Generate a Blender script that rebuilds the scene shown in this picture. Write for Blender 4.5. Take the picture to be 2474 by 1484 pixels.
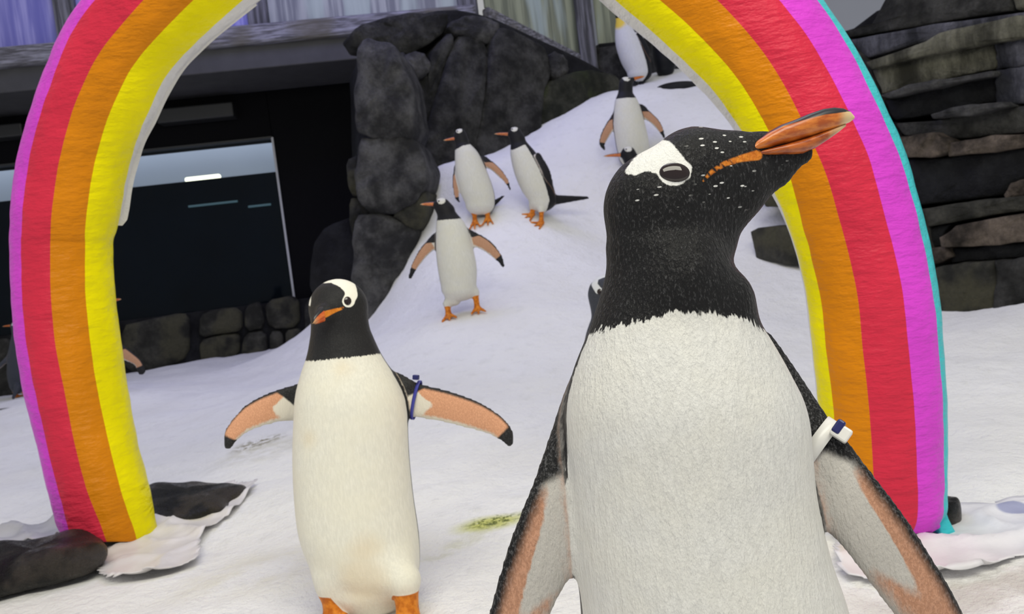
import bpy, math, random
import numpy as np
from mathutils import Matrix, Vector, noise

for o in list(bpy.data.objects):
    bpy.data.objects.remove(o, do_unlink=True)
SC = bpy.context.scene
COL = SC.collection

# ------------------------------------------------------------------ camera
IW, IH, FPX = 2474.0, 1484.0, 1900.0
CAM = np.array([0.0, 0.0, 0.68])
PITCH, ROLL = math.radians(-3.0), math.radians(7.0)
R0 = np.array([1.0, 0, 0])
FW = np.array([0, math.cos(PITCH), math.sin(PITCH)])
U0 = np.array([0, -math.sin(PITCH), math.cos(PITCH)])
RT = math.cos(ROLL) * R0 - math.sin(ROLL) * U0
UP = math.sin(ROLL) * R0 + math.cos(ROLL) * U0
cd = bpy.data.cameras.new('camera')
cam = bpy.data.objects.new('camera', cd)
COL.objects.link(cam)
cam.matrix_world = Matrix(((RT[0], UP[0], -FW[0], CAM[0]), (RT[1], UP[1], -FW[1], CAM[1]),
                           (RT[2], UP[2], -FW[2], CAM[2]), (0, 0, 0, 1)))
cd.sensor_width = 36.0
cd.lens = FPX / IW * 36.0
cd.clip_start = 0.02
cd.dof.use_dof = True
cd.dof.focus_distance = 0.72
cd.dof.aperture_fstop = 15.0
SC.camera = cam

# ------------------------------------------------------------------ light
SC.view_settings.view_transform = 'Standard'
SC.view_settings.look = 'None'
SC.view_settings.gamma = 1.0
SC.view_settings.use_curve_mapping = False
SC.view_settings.exposure = 0.2
wd = bpy.data.worlds.new('world')
SC.world = wd
wd.use_nodes = True
wd.node_tree.nodes['Background'].inputs[0].default_value = (0.84, 0.84, 0.86, 1)
wd.node_tree.nodes['Background'].inputs[1].default_value = 0.43


def area(name, loc, target, size, power, col):
    l = bpy.data.lights.new(name, 'AREA')
    l.shape = 'RECTANGLE'
    l.size, l.size_y = size
    l.energy = power
    l.color = col
    o = bpy.data.objects.new(name, l)
    COL.objects.link(o)
    o.location = loc
    o.rotation_euler = (Vector(target) - Vector(loc)).to_track_quat('-Z', 'Y').to_euler()
    return o


area('ceiling_light_front', (0.2, -0.5, 3.5), (0.1, 2.0, 0.2), (3.4, 1.6), 94, (1.0, 0.965, 0.82))
area('ceiling_light_middle', (0.8, 3.6, 5.2), (0.6, 3.8, 0), (3.0, 2.0), 25, (0.95, 0.95, 1.0))
area('ceiling_light_back', (-1.2, 5.8, 5.4), (-1.2, 6.2, 0.3), (3.0, 1.6), 62, (0.38, 0.38, 1.0))


# ------------------------------------------------------------------ helpers
def ray(px, py):
    return (px - IW / 2) / FPX * RT - (py - IH / 2) / FPX * UP + FW


def P(px, py, d):
    return CAM + ray(px, py) * d


def on_plane(px, py, p0, n):
    r = ray(px, py)
    return CAM + r * (np.dot(np.asarray(p0) - CAM, n) / np.dot(r, n))


def link(o, parent=None):
    COL.objects.link(o)
    if parent is not None:
        o.parent = parent
    return o


def mesh_obj(name, verts, faces, mat, parent=None, smooth=True, loc=None, attrs=None):
    me = bpy.data.meshes.new(name)
    v = np.asarray(verts, dtype=float)
    if loc is not None:
        v = v - np.asarray(loc)
    me.from_pydata(v.tolist(), [], faces if isinstance(faces, list) else faces.tolist())
    if attrs:
        for k, a in attrs.items():
            at = me.attributes.new(k, 'FLOAT', 'POINT')
            at.data.foreach_set('value', np.asarray(a, dtype=np.float32))
    if smooth:
        me.polygons.foreach_set('use_smooth', [True] * len(me.polygons))
    me.update()
    if mat is not None:
        me.materials.append(mat)
    o = bpy.data.objects.new(name, me)
    link(o, parent)
    if loc is not None and parent is None:
        o.location = loc
    return o


def empty(name, loc):
    o = bpy.data.objects.new(name, None)
    link(o)
    o.empty_display_size = 0.05
    o.location = loc
    return o


def tag(o, label=None, cat=None, group=None, kind=None):
    for k, v in (('label', label), ('category', cat), ('group', group), ('kind', kind)):
        if v:
            o[k] = v
    return o


# ------------------------------------------------------------------ materials
class NT:
    def __init__(self, name):
        self.m = bpy.data.materials.new(name)
        self.m.use_nodes = True
        self.t = self.m.node_tree
        self.b = self.t.nodes['Principled BSDF']
        self.out = self.t.nodes['Material Output']

    def n(self, typ, **kw):
        nd = self.t.nodes.new(typ)
        for k, v in kw.items():
            setattr(nd, k, v)
        return nd

    def l(self, a, b):
        self.t.links.new(a, b)

    def coord(self, scale=(1, 1, 1), rot=(0, 0, 0), kind='Object'):
        tc = self.n('ShaderNodeTexCoord')
        mp = self.n('ShaderNodeMapping')
        mp.inputs['Scale'].default_value = scale
        mp.inputs['Rotation'].default_value = rot
        self.l(tc.outputs[kind], mp.inputs[0])
        return mp.outputs[0]

    def noise(self, vec, scale, detail=3, rough=0.55):
        nz = self.n('ShaderNodeTexNoise')
        nz.inputs['Scale'].default_value = scale
        nz.inputs['Detail'].default_value = detail
        nz.inputs['Roughness'].default_value = rough
        self.l(vec, nz.inputs['Vector'])
        return nz.outputs[0]

    def ramp(self, fac, lo, hi, a=0.0, b=1.0, smooth=True):
        mr = self.n('ShaderNodeMapRange')
        if smooth:
            mr.interpolation_type = 'SMOOTHSTEP'
        self.l(fac, mr.inputs[0])
        for i, v in zip((1, 2, 3, 4), (lo, hi, a, b)):
            mr.inputs[i].default_value = v
        return mr.outputs[0]

    def math(self, op, a, b=None):
        nd = self.n('ShaderNodeMath', operation=op)
        for i, v in ((0, a), (1, b)):
            if v is None:
                continue
            if isinstance(v, (int, float)):
                nd.inputs[i].default_value = v
            else:
                self.l(v, nd.inputs[i])
        return nd.outputs[0]

    def mix(self, fac, a, b):
        nd = self.n('ShaderNodeMix', data_type='RGBA')
        for i, v in ((0, fac), (6, a), (7, b)):
            if isinstance(v, (int, float)):
                nd.inputs[i].default_value = v
            elif isinstance(v, tuple):
                nd.inputs[i].default_value = v if len(v) == 4 else v + (1,)
            else:
                self.l(v, nd.inputs[i])
        return nd.outputs[2]

    def attr(self, name):
        nd = self.n('ShaderNodeAttribute', attribute_name=name)
        return nd.outputs['Fac']

    def bump(self, h, strength=0.3, dist=0.01):
        nd = self.n('ShaderNodeBump')
        nd.inputs['Strength'].default_value = strength
        nd.inputs['Distance'].default_value = dist
        self.l(h, nd.inputs['Height'])
        self.l(nd.outputs[0], self.b.inputs['Normal'])

    def set(self, col=None, rough=None, **kw):
        if col is not None:
            if isinstance(col, tuple):
                self.b.inputs['Base Color'].default_value = col + (1,)
            else:
                self.l(col, self.b.inputs['Base Color'])
        if rough is not None:
            if isinstance(rough, (int, float)):
                self.b.inputs['Roughness'].default_value = rough
            else:
                self.l(rough, self.b.inputs['Roughness'])
        for k, v in kw.items():
            self.b.inputs[k.replace('_', ' ')].default_value = v
        return self.m


def plain(name, col, rough=0.5, var=0.15, scale=20, bump=0.0, **kw):
    t = NT(name)
    nz = t.noise(t.coord(), scale, 4)
    c = t.mix(nz, tuple(x * (1 - var) for x in col), tuple(min(1, x * (1 + var)) for x in col))
    if bump:
        t.bump(nz, bump, 0.01)
    return t.set(c, rough, **kw)


def rock_mat(name, dark, light, rough=0.75, tint=None, scale=5.0, streak=False, wet=False):
    t = NT(name)
    v = t.coord((1, 1, 0.25) if streak else (1, 1, 1), kind='Object')
    a = t.noise(v, scale, 8, 0.65)
    c = t.mix(t.ramp(a, 0.35, 0.7), dark, light)
    if tint:
        b = t.noise(v, scale * 0.5, 3)
        c = t.mix(t.ramp(b, 0.48, 0.62, 0, 0.8), c, tint)
    f = t.noise(t.coord(), scale * 9, 6, 0.7)
    c = t.mix(t.ramp(f, 0.2, 0.8, 0.0, 0.5), c, dark)
    t.bump(t.math('ADD', a, t.math('MULTIPLY', f, 0.6)), 0.9, 0.035)
    if wet:
        return t.set(c, t.ramp(f, 0.35, 0.7, 0.15, 0.6), Specular_IOR_Level=0.5)
    return t.set(c, rough, Specular_IOR_Level=0.2)


M_ROCK = rock_mat('rock_dark_grey', (0.014, 0.014, 0.013), (0.095, 0.094, 0.088))
M_ROCKL = rock_mat('rock_mid_grey', (0.025, 0.025, 0.026), (0.149, 0.147, 0.144))
M_ROCKK = rock_mat('rock_black', (0.004, 0.004, 0.005), (0.022, 0.023, 0.025), rough=0.55)
M_OLIVE = rock_mat('rock_olive', (0.035, 0.034, 0.024), (0.289, 0.281, 0.212), streak=True)
M_BROWN = rock_mat('rock_brown', (0.02, 0.016, 0.012), (0.240, 0.192, 0.152))
M_BLUEG = rock_mat('rock_blue_grey', (0.025, 0.026, 0.032), (0.225, 0.225, 0.270), streak=True)
M_MOSS = rock_mat('rock_mossy', (0.014, 0.016, 0.010), (0.075, 0.075, 0.055), tint=(0.04, 0.055, 0.012))
M_SILL = rock_mat('rock_sill', (0.022, 0.022, 0.018), (0.10, 0.097, 0.08), tint=(0.09, 0.085, 0.05))
M_WET = rock_mat('rock_wet', (0.003, 0.003, 0.003), (0.022, 0.021, 0.019), scale=16, wet=True, tint=(0.11, 0.09, 0.075))  # tint paints the highlight spots of the wet rock as paler patches
M_BLACKW = plain('black_wall_paint', (0.004, 0.004, 0.005), 0.8, Specular_IOR_Level=0.08)
M_FASCIA = plain('dark_grey_fascia', (0.055, 0.055, 0.058), 0.7, 0.35, 6)
M_FIX = plain('charcoal_fixture', (0.018, 0.019, 0.020), 0.5)


def wood_mat():
    t = NT('weathered_grey_rail')
    a = t.noise(t.coord((0.6, 6, 9)), 6, 6, 0.6)
    b = t.noise(t.coord(), 1.7, 3)
    c = t.mix(t.ramp(a, 0.35, 0.7), (0.075, 0.073, 0.08), (0.32, 0.32, 0.37))
    c = t.mix(t.ramp(b, 0.5, 0.65, 0, 0.7), c, (0.11, 0.10, 0.07))
    t.bump(a, 0.4, 0.02)
    return t.set(c, 0.7)


M_RAIL = wood_mat()


def post_mat():
    t = NT('weathered_grey_post')
    a = t.noise(t.coord((9, 9, 0.5)), 4, 6, 0.6)
    c = t.mix(t.ramp(a, 0.35, 0.7), (0.045, 0.045, 0.05), (0.20, 0.20, 0.23))
    t.bump(a, 0.4, 0.02)
    return t.set(c, 0.7)


M_POST = post_mat()


def frost_mat(name, a, b, c2):
    t = NT(name)
    s = t.noise(t.coord((14, 14, 0.6)), 1.0, 4, 0.6)
    s2 = t.noise(t.coord((3, 3, 0.4)), 1.0, 3, 0.6)
    c = t.mix(t.ramp(s, 0.4, 0.62), a, b)
    c = t.mix(t.ramp(s2, 0.5, 0.62, 0, 0.8), c, c2)
    return t.set(c, 0.35)


M_PANE_VLIT = frost_mat('frosted_glass_violet_lit', (0.17, 0.17, 0.52), (0.36, 0.35, 0.72), (0.16, 0.16, 0.50))  # violet light from behind the panes is painted into these colours
M_PANE_G = frost_mat('frosted_glass_grey', (0.16, 0.17, 0.20), (0.38, 0.40, 0.40), (0.42, 0.50, 0.46))
M_PANE_Y = frost_mat('frosted_glass_olive', (0.17, 0.19, 0.14), (0.36, 0.39, 0.28), (0.46, 0.56, 0.58))


def snow_mat():
    t = NT('snow')
    v = t.coord(kind='Object')
    a = t.noise(v, 1.6, 4)
    b = t.noise(v, 14, 6, 0.65)
    c3 = t.noise(v, 60, 4, 0.7)
    c = t.mix(t.ramp(a, 0.3, 0.7), (0.90, 0.895, 0.875), (0.95, 0.95, 0.945))
    c = t.mix(t.ramp(b, 0.5, 0.72, 0, 0.5), c, (0.80, 0.80, 0.78))
    geo = t.n('ShaderNodeNewGeometry')

    def stain(x, y, rx, ry, rot, col, amt, nscale, c, lo=0.45, hi=0.6):
        mp = t.n('ShaderNodeMapping', vector_type='TEXTURE')
        mp.inputs['Location'].default_value = (x, y, 0)
        mp.inputs['Rotation'].default_value = (0, 0, rot)
        mp.inputs['Scale'].default_value = (rx, ry, 1000)
        t.l(geo.outputs['Position'], mp.inputs[0])
        ln = t.n('ShaderNodeVectorMath', operation='LENGTH')
        t.l(mp.outputs[0], ln.inputs[0])
        rad = t.ramp(ln.outputs['Value'], 0.25, 1.0, 1.0, 0.0)
        nz = t.noise(v, nscale, 4, 0.65)
        k = t.math('MULTIPLY', rad, t.ramp(nz, lo, hi, 0.0, amt))
        return t.mix(k, c, col)

    for args in STAINS:
        c = stain(*args[:8], c, *args[8:])
    h = t.math('ADD', t.math('MULTIPLY', b, 0.7), t.math('MULTIPLY', c3, 0.3))
    t.bump(h, 0.8, 0.03)
    return t.set(c, 0.75, Specular_IOR_Level=0.25)


def ground_at(px, py, z=0.0):
    r = ray(px, py)
    return CAM + r * ((z - CAM[2]) / r[2])


STAINS = []
for (px, py, rx, ry, rot, col, amt, ns, lo, hi) in (
        (630, 1110, 0.15, 0.11, 0.6, (0.20, 0.17, 0.07), 0.9, 34, 0.44, 0.56),
        (640, 1125, 0.26, 0.20, 0.4, (0.62, 0.60, 0.47), 0.6, 9, 0.3, 0.6),
        (1190, 1270, 0.14, 0.075, 0.2, (0.62, 0.64, 0.16), 0.95, 40, 0.25, 0.45),
        (1200, 1265, 0.11, 0.06, 0.2, (0.09, 0.12, 0.01), 1.0, 62, 0.48, 0.56),
        (1080, 1330, 0.30, 0.05, 0.75, (0.70, 0.70, 0.48), 0.5, 14, 0.35, 0.6),
        (0, 1043, 0.10, 0.08, 0.1, (0.04, 0.04, 0.035), 0.95, 16, 0.40, 0.5),
        (2400, 1420, 0.40, 0.14, 0.0, (0.50, 0.46, 0.40), 0.5, 9, 0.35, 0.6),
        (700, 1380, 0.5, 0.25, 0.0, (0.86, 0.84, 0.72), 0.8, 5, 0.3, 0.6)):
    g = ground_at(px, py)
    STAINS.append((g[0], g[1], rx, ry, rot, col, amt, ns, lo, hi))

# ------------------------------------------------------------------ snow ground
CTRL = [(840, 1475, 1.62), (1110, 758, 4.6), (1155, 533, 5.86), (1292, 528, 5.9), (1522, 415, 6.5), (1540, 206, 8.0),
        (0, 965, 7.8), (340, 900, 7.9), (500, 872, 8.0), (750, 825, 8.0), (40, 962, 7.6), (250, 945, 5.5),
        (900, 755, 6.1), (960, 735, 5.7), (1000, 595, 6.1), (1030, 425, 6.7), (1230, 372, 6.95), (1310, 335, 7.05),
        (1400, 285, 7.2), (1480, 228, 7.5), (1600, 180, 8.3), (1650, 163, 8.5), (2474, 742, 3.8), (2270, 752, 4.2),
        (1900, 602, 5.2), (1850, 480, 5.7), (1760, 330, 6.4), (1553, 575, 6.1)]
pts = [P(*c) for c in CTRL]
pts += [np.array(p) for p in ((-2, 0, 0), (0, 0, 0), (2, 0, 0), (-2, 1.2, 0), (0.3, 0.9, 0), (2, 1.2, 0), (-1.13, 2.29, 0),
                              (0.89, 1.67, 0), (-3, 2.5, 0), (2.6, 2.4, 0.02), (0.3, 2.4, 0), (-2.5, 4.2, 0.02), (-6, 5, 0),
                              (-7, 9, 0.05), (4.5, 2, 0), (4.2, 4.5, 0.2), (4.2, 7, 0.6), (5, 9.5, 1.0), (1.3, 9.6, 2.5),
                              (-1, 9.6, 1.5), (-2.7, 9.5, 0.3), (-7, 2, 0), (0, -1, 0), (5, -1, 0), (-5, -1, 0))]
PT = np.array(pts)


def tps(r):
    return np.where(r > 1e-9, r * r * np.log(r + 1e-12), 0)


_n = len(PT)
_A = np.zeros((_n + 3, _n + 3))
_A[:_n, :_n] = tps(np.hypot(PT[:, None, 0] - PT[None, :, 0], PT[:, None, 1] - PT[None, :, 1])) + np.eye(_n) * 0.01
_A[:_n, _n] = 1
_A[:_n, _n + 1:] = PT[:, :2]
_A[_n:, :_n] = _A[:_n, _n:].T
_W = np.linalg.solve(_A, np.concatenate([PT[:, 2], np.zeros(3)]))


def ground(x, y):
    x, y = np.asarray(x, float), np.asarray(y, float)
    k = tps(np.hypot(x[..., None] - PT[:, 0], y[..., None] - PT[:, 1]))
    return k @ _W[:_n] + _W[_n] + _W[_n + 1] * x + _W[_n + 2] * y


def build_snow():
    xs = np.concatenate([np.arange(-7, -2.5, 0.08), np.arange(-2.5, 2.5, 0.045), np.arange(2.5, 5, 0.08)])
    ys = np.concatenate([np.arange(-0.9, 3.2, 0.045), np.arange(3.2, 9.6, 0.07)])
    X, Y = np.meshgrid(xs, ys)
    Z = ground(X, Y)
    nx, ny = len(xs), len(ys)
    v = np.stack([X, Y, Z], -1).reshape(-1, 3)
    for p in v:
        q = Vector((p[0], p[1], 0))
        p[2] += 0.022 * noise.noise(q * 2.6) + 0.011 * noise.noise(q * 7) + 0.005 * noise.noise(q * 17)
    i = np.arange(nx * ny).reshape(ny, nx)
    f = np.stack([i[:-1, :-1], i[:-1, 1:], i[1:, 1:], i[1:, :-1]], -1).reshape(-1, 4)
    o = mesh_obj('floor', v, f, snow_mat())
    tag(o, 'white snow slope rising towards the rock walls', kind='structure')


build_snow()


# ------------------------------------------------------------------ boxes and stone slabs
def box_mesh(c8):
    return c8, [[0, 3, 2, 1], [4, 5, 6, 7], [0, 1, 5, 4], [1, 2, 6, 5], [2, 3, 7, 6], [3, 0, 4, 7]]


def bevel(o, w=0.01, seg=2):
    m = o.modifiers.new('bevel', 'BEVEL')
    m.width = w
    m.segments = seg
    m.limit_method = 'ANGLE'


def chaikin(p, k=1):
    for _ in range(k):
        q = np.roll(p, -1, 0)
        p = np.stack([p * 0.8 + q * 0.2, p * 0.2 + q * 0.8], 1).reshape(-1, p.shape[1])
    return p


def slab(name, poly, p0, n, thick, bulge, mat, parent, seed, rough=0.02, smooth_k=1, npts=40, grow=0.006):
    """stone whose visible outline is poly (pixels) on the plane p0/n; thick goes away from the viewer"""
    n = np.asarray(n, float)
    n /= np.linalg.norm(n)
    w = np.array([on_plane(x, y, p0, n) for x, y in poly])
    w = chaikin(w, smooth_k)
    seg = np.linalg.norm(np.roll(w, -1, 0) - w, axis=1)
    cum = np.concatenate([[0], np.cumsum(seg)])
    t = np.linspace(0, cum[-1], npts, endpoint=False)
    idx = np.searchsorted(cum, t, side='right') - 1
    nxt = np.roll(w, -1, 0)
    ring = w[idx] + (nxt[idx] - w[idx]) * ((t - cum[idx]) / seg[idx])[:, None]
    c = ring.mean(0)
    size = math.sqrt(np.mean(np.sum((ring - c) ** 2, 1)))
    ring = ring + (ring - c) / np.linalg.norm(ring - c, axis=1)[:, None] * grow
    prof = [(0.97, -thick), (1.0, -thick * 0.5), (1.0, -bulge * 0.9), (0.985, -bulge * 0.25), (0.955, bulge * 0.15), (0.86, bulge * 0.5),
            (0.66, bulge * 0.8), (0.4, bulge * 0.97), (0.13, bulge)]
    vs, fs = [], []
    sv = Vector((seed * 3.7, seed * 1.3, seed * 7.1))
    rough = min(rough, size * 0.16)
    for k, (s, h) in enumerate(prof):
        for p in ring:
            q = c + (p - c) * s + n * h
            nz = noise.fractal(Vector(q) * (1.3 / max(size, 0.08)) + sv, 1.0, 2.0, 4)
            q = q + n * nz * rough * (1.0 if k > 2 else 0.3)
            q = q + (p - c) / max(size, 1e-6) * noise.noise(Vector(q) * (2.2 / max(size, 0.08)) - sv) * rough * 0.6
            vs.append(q)
    m = npts
    for k in range(len(prof) - 1):
        for j in range(m):
            fs.append([k * m + j, k * m + (j + 1) % m, (k + 1) * m + (j + 1) % m, (k + 1) * m + j])
    fs.append([(len(prof) - 1) * m + j for j in range(m)])
    fs.append([j for j in range(m)][::-1])
    # orient
    a, b, cc = (np.array(vs[i]) for i in fs[4 * m][:3])
    if np.dot(np.cross(b - a, cc - b), n) < 0:
        fs = [f[::-1] for f in fs]
    return mesh_obj(name, vs, fs, mat, parent, True)


# --- left building: fascia, rail, recess, tank window, low stone wall
TH = math.radians(5.4)
WT = np.array([math.cos(TH), math.sin(TH), 0])
WN = np.array([math.sin(TH), -math.cos(TH), 0])      # towards the camera
W0 = np.array([-4.65, 7.5, 0])


def wl(u, o, z):
    return W0 + WT * u - WN * o + np.array([0, 0, z])


def uz(px, py, o):
    p = on_plane(px, py, W0 - WN * o, WN)
    return float(np.dot(p - W0, WT)), float(p[2])


def wbox(name, u0, u1, z0, z1, o0, o1, mat, parent=None, bev=0.01):
    c = [wl(u0, o0, z0), wl(u1, o0, z0), wl(u1, o1, z0), wl(u0, o1, z0), wl(u0, o0, z1), wl(u1, o0, z1), wl(u1, o1, z1), wl(u0, o1, z1)]
    v, f = box_mesh(c)
    o = mesh_obj(name, v, f, mat, parent, False)
    if bev:
        bevel(o, bev)
    return o


U_END = uz(880, 400, 0)[0]
wallL = empty('wall_left', wl(0, 0.5, 0).tolist())
tag(wallL, 'dark recessed wall with an overhanging grey fascia above', kind='structure')


def keep(o, root):
    """parent while keeping world coordinates"""
    o.parent = root
    o.matrix_parent_inverse = Matrix.Translation(root.location).inverted()
    return o


UW = uz(690, 560, 0.9)[0]
ZT = uz(655, 333, 0.9)[1]
ZWAT = uz(560, 425, 0.95)[1]
keep(wbox('fascia', -3, uz(868, 100, 0)[0], 2.87, 3.10, 0.0, 1.3, M_FASCIA), wallL)
keep(wbox('pier', UW, U_END + 1.2, -0.3, 2.9, 0.88, 1.2, M_BLACKW), wallL)
keep(wbox('lintel', -3, UW, ZT, 2.9, 0.88, 1.2, M_BLACKW), wallL)
keep(wbox('plinth', -3, UW + 0.6, -0.3, 0.60, 0.72, 1.2, M_ROCKK), wallL)
tag(wbox('trim_1', -3, uz(1150, 40, 0)[0], 3.09, 3.28, -0.07, 0.35, M_RAIL, bev=0.03), 'weathered grey beam under the frosted glass panels', kind='structure')

win = empty('window_1', wl(0, 0.9, 0.6).tolist())
tag(win, 'wide tank window with pale upper band and dark water', kind='structure')


def glass_mat():
    t = NT('window_glass')
    tr = t.n('ShaderNodeBsdfTransparent')
    tr.inputs[0].default_value = (0.86, 0.90, 0.92, 1)
    gl = t.n('ShaderNodeBsdfGlossy')
    gl.inputs['Roughness'].default_value = 0.03
    lw = t.n('ShaderNodeFresnel')
    lw.inputs[0].default_value = 1.16
    mx = t.n('ShaderNodeMixShader')
    t.l(lw.outputs[0], mx.inputs[0])
    t.l(tr.outputs[0], mx.inputs[1])
    t.l(gl.outputs[0], mx.inputs[2])
    t.l(mx.outputs[0], t.out.inputs[0])
    return t.m


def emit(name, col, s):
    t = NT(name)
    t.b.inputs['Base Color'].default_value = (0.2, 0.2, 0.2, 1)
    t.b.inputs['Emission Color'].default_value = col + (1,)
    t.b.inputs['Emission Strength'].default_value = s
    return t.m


keep(wbox('pane', -3, UW, 0.55, ZT, 0.92, 0.945, glass_mat(), bev=0), win)
M_FRAME = plain('pale_metal_frame', (0.42, 0.43, 0.45), 0.4)
keep(wbox('frame', UW - 0.012, UW + 0.012, 0.55, ZT, 0.86, 0.96, M_FRAME, bev=0.003), win)
keep(wbox('frame', -3, UW, ZT - 0.01, ZT + 0.012, 0.86, 0.96, M_FIX, bev=0.003), win)
M_WATER = plain('dark_tank_water', (0.003, 0.006, 0.011), 0.3, 0.5, 2, Specular_IOR_Level=0.06)
keep(wbox('water', -3, UW, 0.5, ZWAT, 1.0, 1.9, M_WATER, bev=0), win)
keep(wbox('back_board', -3, UW + 0.3, ZWAT - 0.1, ZT + 0.35, 1.85, 1.95, plain('pale_tank_wall', (0.60, 0.63, 0.70), 0.6, 0.05, 3)), win)
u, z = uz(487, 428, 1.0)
tl = wbox('waterline_reflection', u - 0.19, u + 0.19, ZWAT - 0.005, ZWAT + 0.05, 1.02, 1.08, emit('warm_reflection_glow', (1.0, 0.95, 0.72), 2.2), bev=0.02)  # glowing strip added in place of a lamp's reflection at the waterline
tag(tl, 'short warm white glowing strip standing in for a lamp reflection at the tank waterline', 'reflection')
for k, (a, b, py) in enumerate(((455, 575, 493), (600, 655, 497))):  # added glowing strips, standing in for teal lights reflected in the tank
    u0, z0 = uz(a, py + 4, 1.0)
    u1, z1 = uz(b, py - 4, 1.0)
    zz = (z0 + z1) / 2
    tag(wbox('teal_reflection', u0, u1, zz - 0.012, zz + 0.012, 0.985, 1.0, emit('teal_glow_%d' % k, (0.02, 0.30, 0.38), 0.12), bev=0.004),
        ('long' if k == 0 else 'short') + ' dim teal glowing strip standing in for light reflected in the dark tank', 'light')
al = area('tank_fill', wl(1.0, 1.4, ZT + 0.5).tolist(), wl(1.0, 1.85, ZWAT).tolist(), (6.0, 0.25), 18, (0.80, 0.86, 1.0))  # added unseen fill light, brightens the pale board inside the tank
for k, (a, b, t0, b0, lab) in enumerate(((380, 566, 250, 285, 'long charcoal fixture box on the black wall above the tank window'),
                                         (-80, 62, 300, 332, 'charcoal fixture box on the black wall, behind the purple side of the rainbow arch'))):
    u0, _ = uz(a, t0, 0.8)
    u1, z1 = uz(b, t0, 0.8)
    _, z0 = uz(b, b0, 0.8)
    tag(wbox('wall_fixture', u0, u1, z0, z1, 0.70, 0.9, M_FIX, bev=0.015), lab, 'fixture')

low = empty('wall_low', wl(1, 0.6, 0).tolist())
tag(low, 'low wall of olive grey stones under the tank window', kind='structure')
for k, poly in enumerate((
        [(293, 788), (350, 775), (440, 755), (456, 775), (455, 860), (400, 890), (295, 900)],
        [(482, 762), (520, 748), (580, 743), (586, 800), (530, 806), (482, 818)],
        [(482, 824), (530, 811), (580, 806), (576, 860), (486, 880)],
        [(592, 742), (628, 728), (640, 792), (592, 800)], [(590, 807), (640, 799), (646, 858), (582, 866)],
        [(640, 727), (720, 714), (724, 790), (650, 796)], [(652, 802), (682, 800), (684, 850), (654, 855)],
        [(690, 798), (728, 794), (732, 845), (692, 850)], [(735, 713), (856, 698), (862, 780), (800, 815), (740, 838)],
        [(-60, 832), (24, 815), (40, 880), (30, 965), (-60, 975)], [(46, 815), (130, 805), (135, 950), (50, 965)],
        [(140, 806), (205, 798), (210, 930), (145, 945)], [(214, 798), (287, 788), (288, 905), (218, 925)],
        [(457, 790), (478, 770), (478, 870), (460, 872)])):
    mat = M_ROCKK if k in (13,) else (M_ROCK if k == 8 else M_SILL)
    keep(slab('stone', poly, W0 - WN * (0.68 if k != 13 else 0.75), WN, 0.14, 0.035, mat, None, 10 + k, 0.012), low)

# --- glass balustrade on the beam
bal = empty('glass_balustrade', wl(3, 0.15, 3.28).tolist())
tag(bal, 'frosted glass balustrade with grey posts along the weathered beam', 'balustrade', 'balustrades above the rocks')
ps = [uz(x, 60, 0.15)[0] for x in (-330, 166, 628, 1135)]
for k, u in enumerate(ps):
    keep(wbox('post', u - 0.1, u + 0.1, 3.2, 4.4, 0.08, 0.22, M_POST, bev=0.02), bal)
    if k < 3:
        keep(wbox('pane', u + 0.1, ps[k + 1] - 0.1, 3.27, 4.3, 0.13, 0.155, (M_PANE_VLIT, M_PANE_VLIT, M_PANE_G)[k], bev=0.004), bal)
keep(wbox('top_rail', ps[0], ps[3], 4.3, 4.4, 0.08, 0.22, M_RAIL, bev=0.02), bal)

# second balustrade: sloping rail, panes and post above the boulders
bal2 = empty('glass_balustrade', P(1150, 45, 8.1).tolist())
tag(bal2, 'sloping glass balustrade above the cracked boulders, ending at a dark post', 'balustrade', 'balustrades above the rocks')


def rail_panel(name, A, B, z0, z1, half, mat, bev=0.01):
    """upright board from A to B (world points), from z0 below to z1 above the line, half thick"""
    d_ = (B - A)
    n_ = np.array([d_[1], -d_[0], 0])
    n_ /= np.linalg.norm(n_)
    c = []
    for z in (z0, z1):
        for p, w in ((A, half), (B, half), (B, -half), (A, -half)):
            c.append(p + n_ * w + np.array([0, 0, z]))
    o = mesh_obj(name, *box_mesh(c), mat, None, False)
    bevel(o, bev)
    return keep(o, bal2)


RA, RB, RC = P(1172, 30, 8.2), P(1412, 152, 9.0), P(1530, 120, 9.3)
rail_panel('bottom_rail', RA, RB, -0.13, 0.05, 0.06, M_RAIL, 0.02)
rail_panel('pane', RA, RB, 0.05, 1.6, 0.012, M_PANE_Y, 0.004)
rail_panel('post', P(1404, 160, 8.95), P(1444, 160, 8.95), -0.1, 2.2, 0.06, M_POST, 0.02)
rail_panel('pane', P(1446, 112, 9.1), RC, 0.02, 2.0, 0.012, M_PANE_Y, 0.004)
rail_panel('base_board', P(1446, 150, 9.1), P(1530, 140, 9.3), -0.1, 0.20, 0.05, M_ROCKK, 0.02)

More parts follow.
